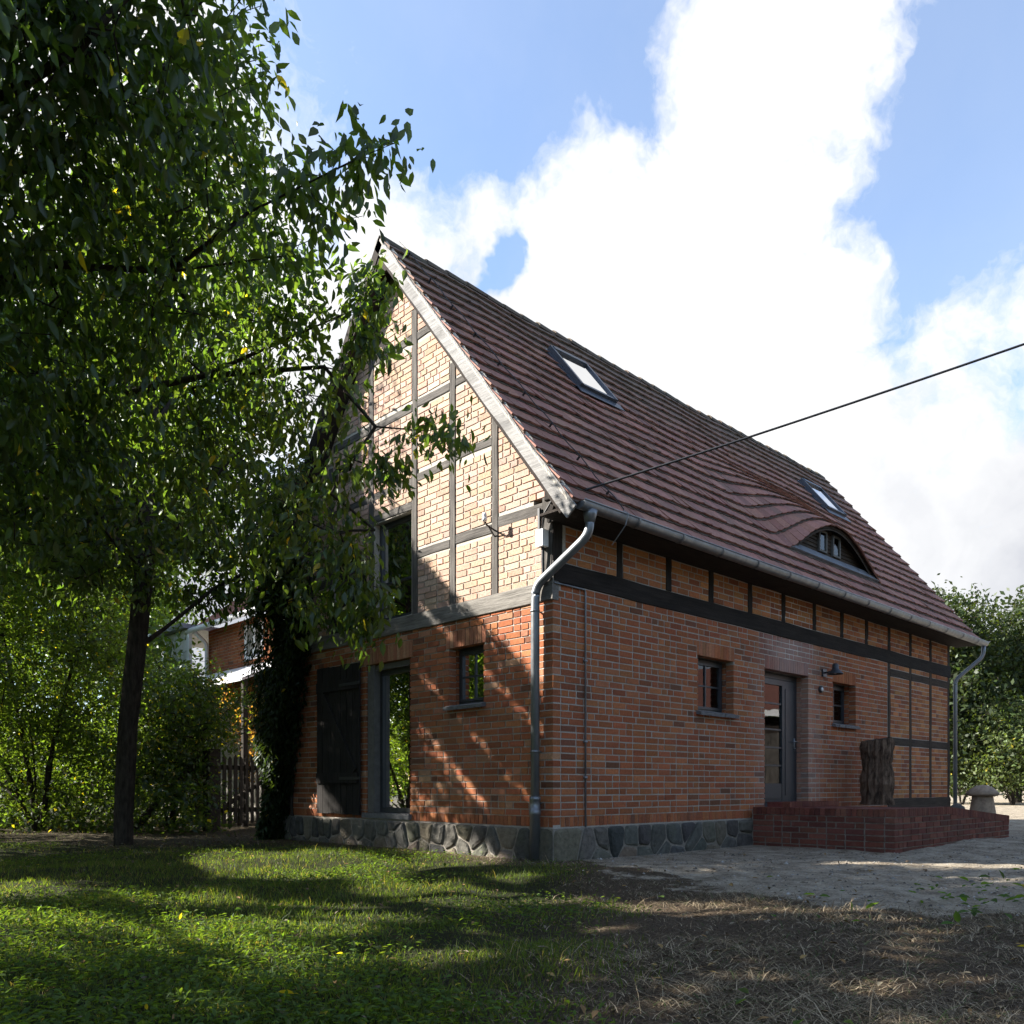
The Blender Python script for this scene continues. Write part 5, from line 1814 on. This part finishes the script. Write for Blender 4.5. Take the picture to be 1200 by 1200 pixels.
blobs2 = [(CR(-6, 7.4, 3.2), 1.2), (CR(-7.5, 8.2, 4.0), 1.4), (CR(-5, 5.6, 3.2), 1.0), (CR(-7, 5.5, 4.0), 1.3), (CR(-8.5, 6.5, 5.0), 1.5), (CR(-4.5, 4.3, 3.3), 0.9), (CR(-6.5, 3.8, 3.4), 1.2), (CR(-8.5, 4.3, 4.6), 1.4),  # CR clusters: crown out of view, added to shade the lawn
          (CR(-9, 8, 5.6), 1.5), (CR(-7, 7, 6.0), 1.4), (CR(-5, 3, 3.6), 1.0), (CR(-9.5, 5.5, 6.4), 1.5), (CR(-7, 4.5, 5.8), 1.3), (CR(-4.6, 6.6, 2.4), 0.6), (CR(-10.5, 7.2, 6.2), 1.5), (CR(-9, 8.6, 3.0), 1.2), (CR(-8, 9.6, 2.6), 1.2), (CR(-10.5, 9.4, 4.0), 1.4), (CR(-11.5, 8.4, 4.6), 1.4), (CR(-7.6, 8.0, 2.2), 1.0), (CR(-9.5, 10.6, 3.4), 1.4), (CR(-7.0, 6.4, 2.4), 0.9), (CR(-12, 10, 5.2), 1.5), (P2(270, 400, 8.6), 0.7), (P2(300, 480, 8.6), 0.6), (P2(230, 520, 8.6), 0.7), (P2(320, 560, 8.4), 0.5), (P2(150, 460, 8.4), 0.8), (P2(250, 600, 8.8), 0.6),  (CR(-10, 3.5, 5.5), 1.5), (P2(40, 40, 5.4), 1.0), (P2(170, 50, 5.8), (0.9, 0.9, 0.7)), (P2(262, 60, 6.6), (0.55, 0.6, 0.55)), (P2(90, 170, 6.0), 1.0), (P2(220, 170, 6.6), 0.8), (P2(300, 130, 7.0), (0.4, 0.4, 0.45)),
          (P2(320, 215, 6.8), (0.5, 0.5, 0.4)), (P2(385, 235, 6.3), (0.35, 0.35, 0.3)), (P2(420, 190, 5.9), (0.3, 0.3, 0.12)), (P2(130, 290, 7.0), 0.9), (P2(260, 290, 7.3), 0.8), (P2(360, 310, 7.6), (0.55, 0.55, 0.5)), (P2(390, 380, 8.0), (0.5, 0.5, 0.45)),
          (P2(60, 400, 7.0), 1.0), (P2(190, 410, 8.0), 0.9), (P2(310, 420, 8.2), 0.7), (P2(400, 450, 8.1), (0.45, 0.45, 0.35)), (P2(430, 340, 7.8), (0.25, 0.25, 0.25)),
          (P2(510, 510, 7.7), (0.35, 0.30, 0.14)), (P2(400, 570, 8.0), (0.35, 0.35, 0.35)), (P2(415, 650, 8.1), (0.3, 0.3, 0.4)), (P2(375, 700, 8.0), (0.35, 0.35, 0.35)), (P2(440, 700, 8.2), (0.2, 0.2, 0.3)), (P2(350, 610, 8.0), (0.45, 0.45, 0.4)), (P2(420, 740, 8.3), (0.18, 0.18, 0.16)), (P2(300, 660, 8.2), (0.4, 0.4, 0.35)), (P2(455, 545, 7.9), (0.22, 0.22, 0.18)), (P2(440, 395, 7.9), (0.18, 0.18, 0.12)), (P2(30, 520, 7.5), 0.8), (P2(120, 520, 8.0), 0.7),
          (P2(30, 600, 7.4), 0.5), (P2(-150, 100, 5.2), 1.2), (P2(-200, 300, 6.0), 1.3), (P2(-250, 480, 7.0), 1.2), (P2(-120, -150, 4.8), 1.2), (P2(100, -130, 5.2), 1.1),
          (P2(-350, 150, 4.2), 1.2), (P2(-300, -100, 3.8), 1.1), (P2(-600, 200, 5.0), 1.5), (P2(-600, 0, 5.5), 1.6), (P2(-500, 300, 7.0), 1.5), (P2(-450, 50, 6.5), 1.6), (P2(-400, -200, 6.0), 1.5), (P2(-100, -250, 6.5), 1.4), (P2(-500, 450, 4.2), 0.9), (P2(-700, 350, 4.0), 1.1)]
tg = blob_points(blobs2, 22)
tg = tg[rng.random(len(tg)) > sun_block(tg)]
nodes, par, tips = grow(spine, None, tg)
skeleton_mesh('trunk', nodes, par, 0.0028, 0.14, M['bark'], t2, 7)
pos, axis, nr, sz = twig_leaves(nodes, par, tips, 16, 0.11, 0.124, 0.95)
keep = rng.random(len(pos)) > sun_block(pos)
rel = pos - CAM
keep &= (rel @ FWD > 2.6) | (rel @ RGT < -3.5)
pos, axis, nr, sz = pos[keep], axis[keep], nr[keep], sz[keep]
cl_ = greens(len(pos), LB, 0.35, 0.006)
# the leaves that show largest are single objects
fw = (pos - CAM) @ FWD; rt = (pos - CAM) @ RGT; up = pos[:, 2] - CAM[2]
inview = (fw > 1) & (np.abs(rt / fw) < 0.6) & (up / fw < 0.93)
score = np.where(inview, sz / np.maximum(fw, 0.5), 0)
pickd = np.argsort(-score)[:220]
msk = np.ones(len(pos), bool); msk[pickd] = False
leaf_object('crown', pos[msk], axis[msk], nr[msk], sz[msk], cl_[msk], M['leaf'], t2)
for i in pickd:
    leaf_object('leaf', pos[i:i+1], axis[i:i+1], nr[i:i+1], sz[i:i+1], cl_[i:i+1], M['leaf'], t2, False)
print('cherry 2 leaves', len(pos))


# --- shrubs and trees of the background
def bush(name, label, cat, base_, blobs, per_m3, per, size, colr, yellow=0.01, group=None, droop=0.2, spread=0.10, r_tip=0.004, r_root=0.06, stems=5, limit=None, ycol=(0.30, 0.24, 0.03), mat='leaf', block=True, power=0.42):
    e = empty(name, tuple(base_), label, cat, group)
    base_ = np.array(base_, float)
    tg = blob_points(blobs, per_m3)
    tg = tg[tg[:, 2] > 0.05]
    if block: tg = tg[rng.random(len(tg)) > sun_block(tg)]
    cz = np.mean([b[0] for b in blobs], axis=0)
    sp_ = []
    for i in range(stems):
        a = rng.uniform(0, 6.28); o_ = np.array([math.cos(a), math.sin(a), 0]) * (0.15 if stems > 1 else 0.0)
        tgt = np.array(blobs[i % len(blobs)][0])
        p0 = base_ + o_ * 0.6
        if stems == 1:
            mid = np.array([base_[0], base_[1], 0.45 * cz[2]]); sp_.append([p0 - (0, 0, 0.2), p0 + (mid - p0) * 0.5, mid, cz])
        else:
            sp_.append([p0 - (0, 0, 0.15), p0 + (tgt - p0) * 0.3 + (0, 0, 0.25), p0 + (tgt - p0) * 0.65 + (0, 0, 0.2)])
    if stems > 1:
        first = sp_[0]
        sp_ = [first] + [[first[0]] + s_[1:] for s_ in sp_[1:]]
    nodes, par, tips = grow(sp_, None, tg)
    skeleton_mesh('trunk' if stems == 1 else 'stems', nodes, par, r_tip, r_root, M['bark'], e, 6, thin=3)
    pos, axis, nr, sz = twig_leaves(nodes, par, tips, per, spread, size, droop)
    k = pos[:, 2] > 0.03
    if limit is not None: k &= limit(pos)
    pos, axis, nr, sz = pos[k], axis[k], nr[k], sz[k]
    leaf_object('crown' if stems == 1 else 'foliage', pos, axis, nr, sz, greens(len(pos), colr, 0.35, yellow, ycol), M[mat], e, far=True)
    return e


def gb(px, py, d, r_): return (at(px, py, d), r_)
def gpt(px, d): p = at(px, 922, d); p[2] = 0; return p


bush('hazel_shrub', 'wide multi-stemmed hazel shrub at the lawn edge left of the cherry trunk', 'shrub', gpt(40, 15.0),
     [gb(20, 720, 15.5, 1.3), gb(100, 770, 15.2, 1.1), gb(-60, 780, 15, 1.3), gb(40, 850, 15.2, (1.3, 1.3, 0.9)), gb(110, 690, 16, 1.2), gb(-20, 640, 16, 1.3), gb(100, 880, 15.2, (0.6, 0.6, 0.6)), gb(-20, 910, 15.6, (1.4, 1.2, 0.7)), gb(60, 920, 16.5, (1.4, 1.0, 0.6)), gb(130, 850, 16.5, (1.0, 1.0, 0.9)), gb(140, 925, 17, (1.2, 0.8, 0.5))],
     40, 14, 0.10, (0.055, 0.085, 0.022), 0.01, stems=8)
bush('elder_shrub', 'dark elder shrub with a few yellow leaves beside the gate post', 'shrub', gpt(200, 15.8),
     [gb(210, 850, 15.8, 1.0), gb(250, 835, 16.0, (0.8, 0.8, 0.75)), gb(180, 900, 15.6, (1.0, 1.0, 0.7)), gb(215, 920, 15.5, (0.8, 0.8, 0.5)), gb(235, 800, 16.2, (0.6, 0.6, 0.5))],
     60, 14, 0.10, (0.042, 0.066, 0.020), 0.04, stems=6)
bush('beech_vine', 'rust-brown autumn vine hanging from the lean-to roof behind the gate', 'vine', gpt(285, 18.2),
     [gb(285, 830, 18, (0.5, 0.6, 0.6)), gb(300, 860, 18, (0.5, 0.6, 0.7)), gb(270, 815, 18, (0.4, 0.4, 0.3)), gb(300, 900, 18, (0.4, 0.5, 0.5))],
     50, 12, 0.09, (0.20, 0.105, 0.05), 0.2, ycol=(0.12, 0.14, 0.03), stems=4)
bush('maple_tree', 'light green maple behind the hazel shrub at the garden edge', 'tree', gpt(-40, 22),
     [gb(60, 560, 22, 2.4), gb(-60, 600, 22, 2.4), gb(150, 640, 22.5, 2.0), gb(20, 720, 22, 2.2), gb(90, 460, 23, 2.2), gb(-80, 450, 23, 2.4), gb(160, 780, 22, 1.6)],
     8, 18, 0.20, (0.075, 0.115, 0.026), 0.02, spread=0.22, stems=1, r_root=0.22)
bush('ash_tree', 'tall ash tree standing behind the neighbouring porch', 'tree', gpt(170, 30),
     [gb(170, 520, 30, 2.6), gb(230, 600, 30, 2.3), gb(120, 640, 30, 2.6), gb(160, 740, 30, 2.4)],
     4.0, 14, 0.24, (0.07, 0.11, 0.026), 0.03, spread=0.25, stems=1, r_root=0.25)
bush('hazel_shrub', 'tall hazel thicket added left of view to shade the soil under the trees', 'shrub', tuple(CR(-10.4, 12.7, 0.0)),  # thicket left of view, added to cast shade under the trees
     [(CR(-10, 12.6, 3.4), 1.4), (CR(-9, 13.6, 2.8), 1.2), (CR(-11.5, 13, 4.8), 1.5), (CR(-8.8, 12, 2.4), 0.9), (CR(-12, 11.5, 4.2), 1.4), (CR(-10.2, 13, 1.6), 1.3)],
     22, 14, 0.11, (0.05, 0.078, 0.021), 0.01, stems=8)
bush('low_hedge', 'sunlit low hedge glowing behind the hazel stems', 'hedge', gpt(95, 24),
     [gb(60, 905, 24, (2.0, 1.2, 0.8)), gb(130, 915, 24, (2.0, 1.2, 0.6)), gb(180, 890, 25, (1.6, 1.2, 1.0)), gb(-10, 900, 24, (1.8, 1.2, 0.8)), gb(290, 925, 23, (1.4, 1.0, 0.6))],
     26, 14, 0.13, (0.085, 0.13, 0.03), 0.02, stems=6)

bush('unseen_hedge', 'unseen long hedge added beside the lawn to darken the gable glass', 'hedge', (-8.5, 14.5, 0),  # out of view, added to darken what the gable glass mirrors
     [((-8.5 + q * 1.15, 14.6 + q * 0.9, 1.75), (1.1, 1.1, 1.8)) for q in range(-4, 5)], 9, 14, 0.19, (0.032, 0.05, 0.016), 0.003, stems=9, block=False, mat='oak_leaf')
bush('laurel_shrub', 'dense dark laurel shrub filling the gap behind the cherry trunk', 'shrub', gpt(150, 18.5),
     [gb(120, 900, 18.5, (1.3, 1.0, 0.9)), gb(180, 870, 18.5, (1.2, 1.0, 1.2)), gb(150, 800, 19, (1.4, 1.2, 1.2)), gb(60, 880, 18.8, (1.4, 1.0, 1.2)), gb(0, 880, 18.8, (1.4, 1.0, 1.2)), gb(215, 840, 19, (0.8, 0.8, 1.2)), gb(90, 790, 19, (1.3, 1.2, 1.3))],
     22, 14, 0.13, (0.034, 0.054, 0.018), 0.01, stems=9)
bush('laurel_shrub', 'dense dark laurel shrub behind the hazel at the left lawn edge', 'shrub', gpt(-40, 18),
     [gb(-30, 900, 18, (1.5, 1.0, 1.0)), gb(-90, 860, 18, (1.6, 1.2, 1.4)), gb(-30, 800, 18.5, (1.5, 1.2, 1.3)), gb(30, 830, 18.5, (1.2, 1.0, 1.2))],
     22, 14, 0.13, (0.034, 0.054, 0.018), 0.01, stems=8)
# ivy climbing the rear corner of the gable
iv = empty('ivy', (-0.1, 5.75, 0.0), 'dense dark ivy climbing the rear corner of the gable wall', 'ivy')
n = 24000
yy = rng.uniform(0, 1, n) ; zz = rng.uniform(0, 5.6, n)
wd = 0.60 + 0.55 * vnoise(zz, zz * 0 + 3.3, 0.9, 21) - 0.12 * np.maximum(0, zz - 2.8)
lft = 5.93 + np.minimum(0.60, 0.04 + 0.26 * np.maximum(0, zz - 0.9))
rgt = 5.78 - np.minimum(0.85, 0.04 + 0.26 * zz) * (0.75 + 0.5 * vnoise(zz, zz * 0 + 3.3, 0.9, 21)) + 0.20 * np.maximum(0, zz - 3.6)
y_ = rgt + (lft - rgt) * yy + rng.normal(0, 0.04, n)
bul = 0.12 + 0.50 * vnoise(y_ * 1.0, zz, 1.3, 22)
x_ = np.where(y_ < 5.85, -0.02 - rng.random(n) * bul, np.where(zz < 1.4, rng.uniform(-0.08, 0.5, n), rng.uniform(-0.40, 0.5, n)))
ok = (y_ > 4.85) & (zz < wall_top(5.0) + (5.9 - np.minimum(y_, 5.9)) * 1.2 + 0.4)
P_ = np.stack([x_, y_, zz], -1)[ok]
nI = len(P_)
leaf_object('foliage', P_, unit(nI) * 0.6 + np.array([-0.3, 0.1, -0.8]), unit(nI) * 0.7 + np.array([-1.0, 0.2, 0.4]), rng.uniform(0.07, 0.12, nI), greens(nI, (0.020, 0.034, 0.013), 0.4, 0.004), M['ivy'], iv)
mb = MB()
for k in range(5):
    y0_ = 5.5 + 0.13 * k
    mb.tube([(-0.03, y0_ + 0.08 * math.sin(q * 1.3 + k), q * 0.5) for q in range(10)], [0.03 - 0.0025 * q for q in range(10)], 6)
mb.build('stems', M['bark'], iv, True)

# big trees behind the yard, right of the house
for (lab, px, d, bl) in [
    ('broad oak behind the pale yard, nearest the house corner', 1105, 40, [(1105, 760, 2.4), (1085, 735, 1.6), (1125, 730, 1.8), (1110, 840, 2.8), (1140, 800, 2.4), (1090, 880, 2.4), (1150, 870, 2.2), (1098, 705, 0.9), (1065, 800, 2.6)]),
    ('wide oak with uneven crown farther right behind the pale yard', 1190, 43, [(1165, 760, 2.0), (1200, 755, 2.2), (1180, 800, 2.8), (1220, 800, 2.8), (1200, 865, 2.8), (1150, 722, 0.9), (1250, 740, 3.0), (1150, 850, 2.0), (1280, 820, 3.2)]),
    ('tall oak standing beyond the frame edge behind the pale yard', 1330, 46, [(1320, 700, 3.2), (1360, 760, 3.4), (1320, 830, 3.2), (1290, 760, 2.8)])]:
    bush('oak_tree', lab, 'tree', gpt(px, d), [gb(a, b, d + rng.uniform(-1.5, 1.5), c) for a, b, c in bl], 4.2, 15, 0.27, (0.030, 0.043, 0.016), 0.0, 'oaks behind the yard', spread=0.3, stems=1, r_root=0.3, r_tip=0.008, block=False, mat='oak_leaf')
bush('roadside_shrub', 'pale sunlit shrub at the foot of the oaks across the yard', 'shrub', gpt(1185, 37),
     [gb(1180, 880, 37, 1.7), gb(1160, 900, 37, 1.2), gb(1205, 890, 37, 1.8), gb(1190, 845, 37.5, 1.3)], 8, 12, 0.20, (0.075, 0.10, 0.038), 0.01, stems=7, spread=0.2, block=False, mat='oak_leaf')
bush('roadside_shrub', 'dark low shrub under the oaks right beside the house corner', 'shrub', gpt(1125, 38),
     [gb(1120, 900, 38, 1.4), gb(1135, 905, 38, 1.2), gb(1150, 910, 38, 0.9)], 8, 12, 0.18, (0.04, 0.056, 0.02), 0.01, stems=6, spread=0.2, block=False, mat='oak_leaf')
# unseen trees, added to block skylight and darken the reflections in the panes
for (lab, x, y, h) in [('unseen lime tree added at the lawn end to darken the gable panes, first in the row', -15.5, 19.0, 6.6), ('unseen lime tree added at the lawn end to darken the gable panes, second in the row', -10.5, 23.5, 7.0), ('unseen lime tree added at the lawn end to darken the gable panes, third in the row', -20.5, 15.0, 6.8),
    ('unseen tall lime tree added opposite the front door to block skylight', 9.0, -17.5, 9.5), ('unseen tall lime tree added beside the shed to block skylight', 15.5, -19.5, 9.8), ('unseen tall lime tree added behind the cable pole to block skylight', 2.5, -16.5, 9.0), ('unseen tall lime tree added behind the lawn to block skylight', -5.0, -17.0, 9.0),
    ('unseen broad lime tree added across the lawn facing the gable', -16, 1.0, 6.0), ('unseen spreading lime tree added facing the gable, behind the first one', -19, -6, 7.0)]:
    c = np.array([x, y, h])
    bush('unseen_lime', lab, 'tree', (x, y, 0), [(c * (1, 1, 0.72), (2.8, 2.8, 0.24 * h)), (c * (1, 1, 0.6) + (1.8, 1, 0), 1.9), (c * (1, 1, 0.55) + (-1, -2, 0), 2.0), (c * (1, 1, 0.36) + (0.5, -1.5, 0), 2.0), (c * (1, 1, 0.40) + (0, 2.2, 0), 1.9), (c * (1, 1, 0.38) + (-2, 0.4, 0), 1.9)], 2.3, 14, 0.34, (0.034, 0.052, 0.017), 0.005, 'unseen limes added round the lawn', spread=0.3, stems=1, r_root=0.25, mat='oak_leaf')

# undergrowth below the shrubs
n = 15000
ff_ = rng.uniform(14.2, 20.5, n); rr_ = -rng.uniform(0.24, 0.70, n) * ff_
x = CAM[0] + ff_ * FWD[0] + rr_ * RGT[0]; y = CAM[1] + ff_ * FWD[1] + rr_ * RGT[1]
k = (vnoise(x, y, 0.6, 81) * 0.6 + vnoise(x, y, 1.7, 82) * 0.4 > 0.40) & ((x < 0.2) | (y > 10.2)) & (rr_ / ff_ < -0.33)
x, y = x[k], y[k]; n = len(x)
P_ = np.stack([x, y, rng.random(n) ** 1.4 * (0.25 + 0.85 * vnoise(x, y, 0.8, 83))], -1)
o = leaf_object('undergrowth', P_, unit(n) + np.array([0, 0, 0.3]), unit(n) * 0.6 + np.array([0, 0, 1.0]), rng.uniform(0.07, 0.15, n), greens(n, (0.036, 0.056, 0.019), 0.4, 0.02), M['leaf'], None, far=True)
tag(o, 'dark undergrowth of leafy plants below the shrubs behind the cherry trunk', 'undergrowth', kind='stuff')

# far wood round the fields
n = 26000
a = rng.uniform(0, 2 * np.pi, n)
dd = 85 + 14 * rng.random(n)
hh = (5 + 5.5 * vnoise(a * 9, a * 0 + 1.0, 1.0, 71) + 2 * vnoise(a * 40, a * 0 + 2.0, 1.0, 72)) * rng.random(n) ** 0.7
P_ = np.stack([dd * np.cos(a), dd * np.sin(a), hh], -1)
o = leaf_object('far_wood', P_, unit(n), unit(n) + np.array([0, 0, 0.6]), rng.uniform(1.2, 2.4, n), greens(n, (0.05, 0.072, 0.026), 0.35, 0.0), M['leaf'], None, far=True)
tag(o, 'far dark wood edging the fields behind the garden', 'wood', kind='stuff')

# ------------------------------------------------------------------ grass, weeds, straw, litter
BL = np.array([(-0.5, 0, 0), (0.5, 0, 0), (-0.36, 0, 0.5), (0.36, 0, 0.5), (0, 0, 1.0)])


def blades(name, P, h, w, lean, cols, mat):
    n = len(P)
    a = rng.uniform(0, 2 * np.pi, n)
    dx = np.stack([np.cos(a), np.sin(a), np.zeros(n)], -1)
    b = rng.uniform(0, 2 * np.pi, n)
    ln = np.stack([np.cos(b), np.sin(b), np.zeros(n)], -1) * (lean * h)[:, None]
    zq = BL[:, 2]
    V = P[:, None] + dx[:, None] * (BL[:, 0][None, :, None] * w[:, None, None]) + ln[:, None] * (zq ** 1.8)[None, :, None]
    V[:, :, 2] += zq[None] * h[:, None] * (1 - 0.35 * np.minimum(1.2, lean)[:, None] * zq[None])
    loops = (np.arange(n)[:, None] * 5 + np.array([0, 1, 3, 2, 2, 3, 4])[None]).reshape(-1)
    st_ = (np.arange(n)[:, None] * 7 + np.array([0, 4])[None]).reshape(-1)
    tot = np.tile([4, 3], n)
    o = mesh_np(name, V.reshape(-1, 3), loops, st_, tot, mat, np.repeat(cols, 5, axis=0))
    return o


def scatter(n, dmin, dmax, wide=0.64):
    """random points of the yard in front of the camera, denser near it"""
    f_ = dmin * (dmax / dmin) ** rng.random(n)
    r_ = rng.uniform(-1, 1, n) * (wide * f_ + 1.9)
    x = CAM[0] + f_ * FWD[0] + r_ * RGT[0]; y = CAM[1] + f_ * FWD[1] + r_ * RGT[1]
    ins = ((x > -0.08) & (x < HL) & (y > -0.08) & (y < HW)) | ((x > TX0 - 0.03) & (x < TX1 + 0.02) & (y > TY - 0.02) & (y < 0))
    return x[~ins], y[~ins]


def ptz(x, y, dz=-0.005): return np.stack([x, y, ground_z(x, y) + dz], -1)


x, y = scatter(420000, 1.7, 17)
sa, gr = zones(x, y)
patch = vnoise(x, y, 1.1, 31) * 0.6 + vnoise(x, y, 3.7, 32) * 0.4
near_tree = np.exp(-((x + 2.4) ** 2 + (y - 6.0) ** 2) / 3.0)
band = sst(10.6, 12.2, cam_rf(x, y)[1] + (patch - 0.5) * 2.5)     # bare shady litter under the trees
k = rng.random(len(x)) < gr * (1 - sa) * np.clip(0.1 + 1.45 * patch, 0, 1) * (1 - 0.75 * near_tree) * (1 - 0.8 * band)
x, y, patch = x[k], y[k], patch[k]
n = len(x)
h = rng.uniform(0.02, 0.065, n) * (0.4 + 1.2 * patch) * np.where(rng.random(n) < 0.04, 1.9, 1)
gc = greens(n, (0.056, 0.082, 0.021), 0.45, 0.08, (0.18, 0.15, 0.08))
o = blades('lawn_grass', ptz(x, y), h, rng.uniform(0.003, 0.006, n), rng.uniform(0.2, 1.0, n), gc, M['grass'])
tag(o, 'short green lawn grass in front of the gable', 'grass', kind='stuff')
print('grass', n)
# clover and small broad-leaved weeds in the lawn
x, y = scatter(150000, 1.7, 12)
sa, gr = zones(x, y)
patch = vnoise(x, y, 0.8, 41)
k = rng.random(len(x)) < gr * (1 - sa) * np.clip((patch - 0.35) * 3, 0, 1)
x, y = x[k], y[k]; n = len(x)
P_ = ptz(x, y, 0.0); P_[:, 2] += rng.uniform(0.015, 0.07, n)
ax = unit(n); ax[:, 2] = np.abs(ax[:, 2]) * 0.4
o = leaf_object('lawn_weeds', P_, ax, unit(n) * 0.5 + np.array([0, 0, 1.0]), rng.uniform(0.018, 0.042, n), greens(n, (0.054, 0.086, 0.022), 0.45, 0.004), M['grass'], None)
tag(o, 'low clover and broad-leaved weeds among the lawn grass', 'weeds', kind='stuff')
# dry straw on the right
x, y = scatter(300000, 1.7, 11.5)
sa, gr = zones(x, y)
patch = vnoise(x, y, 0.9, 51) * 0.55 + vnoise(x, y, 2.6, 52) * 0.45
k = rng.random(len(x)) < np.clip(1 - gr, 0, 1) * (1 - 0.80 * sa) * np.clip((patch - 0.22) * 2.2, 0.30, 1)
x, y, patch = x[k], y[k], patch[k]; n = len(x)
h = rng.uniform(0.02, 0.06, n) * (0.5 + patch) * np.where(rng.random(n) < 0.025, 2.8, 1) * (1 - 0.5 * zones(x, y)[0])
sc_ = np.array([(0.25, 0.19, 0.115), (0.14, 0.102, 0.06), (0.36, 0.29, 0.19), (0.08, 0.06, 0.038)])[rng.integers(0, 4, n)] * rng.uniform(0.7, 1.2, (n, 1))
gl = rng.random(n) < 0.10; sc_[gl] = (0.06, 0.09, 0.025)
o = blades('dry_grass', ptz(x, y), h, rng.uniform(0.0025, 0.0055, n), rng.uniform(1.0, 3.2, n), sc_, M['straw'])
tag(o, 'dry brown grass and straw on the bare yard edge', 'dry grass', kind='stuff')
# bigger weeds and the leafy patch at the right edge
x, y = scatter(9000, 2.4, 9)
rr_, ff_ = cam_rf(x, y)
pxx, pyy = 600 + 986 * rr_ / ff_, 922 + 986 * 0.81 / ff_
k = (rng.random(len(x)) < 0.75 * np.exp(-((x - 0.25) / 1.0) ** 2 - ((y + 4.3) / 0.6) ** 2) + 0.02 * (vnoise(x, y, 1.5, 61) > 0.7))
x, y = x[k], y[k]; n = len(x)
P_ = ptz(x, y, 0.02); P_[:, 2] += rng.uniform(0.0, 0.10, n)
ax = unit(n); ax[:, 2] = np.abs(ax[:, 2]) * 0.3
o = leaf_object('yard_weeds', P_, ax, unit(n) * 0.5 + np.array([0, 0, 1.0]), rng.uniform(0.05, 0.10, n), greens(n, (0.055, 0.095, 0.028), 0.3, 0.03), M['grass'], None)
tag(o, 'leafy green weeds sprouting in the dry grass and sand', 'weeds', kind='stuff')
# fallen leaves
x, y = scatter(16000, 2.3, 19)
k = rng.random(len(x)) < 0.09 + 0.8 * sst(10.5, 12.5, cam_rf(x, y)[1]) * (x < 0) + 0.4 * np.exp(-((x + 2.4) ** 2 + (y - 5.5) ** 2) / 5.0)
x, y = x[k], y[k]; n = len(x)
ax = unit(n); ax[:, 2] *= 0.25
fc = np.array([(0.20, 0.12, 0.05), (0.11, 0.07, 0.04), (0.26, 0.17, 0.06), (0.14, 0.12, 0.08), (0.20, 0.16, 0.11)])[rng.integers(0, 5, n)]
P_ = ptz(x, y, 0.025)
o = leaf_object('fallen_leaves', P_, ax, unit(n) * 0.35 + np.array([0, 0, 1.0]), rng.uniform(0.03, 0.06, n), fc, M['straw'], None)
tag(o, 'scattered fallen brown and yellow leaves on lawn and soil', 'leaves', kind='stuff')
# gravel and crumbs on the sand
x, y = scatter(16000, 3.5, 14)
sa, gr = zones(x, y)
k = rng.random(len(x)) < sa * 0.7 + 0.9 * (np.abs(x + 0.15) < 0.2) * (np.abs(y - 0.3) < 0.6)
x, y = x[k], y[k]; n = len(x)
s_ = rng.uniform(0.004, 0.016, n) * np.where(rng.random(n) < 0.03, 2.2, 1)
OCT = np.array([(1, 0, 0), (0, 1, 0), (-1, 0, 0), (0, -1, 0), (0, 0, 0.7), (0, 0, -0.5)])
V = ptz(x, y, 0.0)[:, None] + (OCT[None] * rng.uniform(0.7, 1.3, (n, 6, 1))) * s_[:, None, None]
F3 = np.array([(0, 1, 4), (1, 2, 4), (2, 3, 4), (3, 0, 4), (1, 0, 5), (2, 1, 5), (3, 2, 5), (0, 3, 5)])
loops = (np.arange(n)[:, None, None] * 6 + F3[None]).reshape(-1)
gcl = np.array([(0.30, 0.28, 0.25), (0.20, 0.18, 0.16), (0.42, 0.40, 0.37), (0.10, 0.09, 0.08)])[rng.integers(0, 4, n)]
o = mesh_np('gravel', V.reshape(-1, 3), loops, np.arange(n * 8) * 3, np.full(n * 8, 3), M['stone'], np.repeat(gcl, 6, axis=0))
tag(o, 'small gravel and crumbs on the sandy yard', 'gravel', kind='stuff')
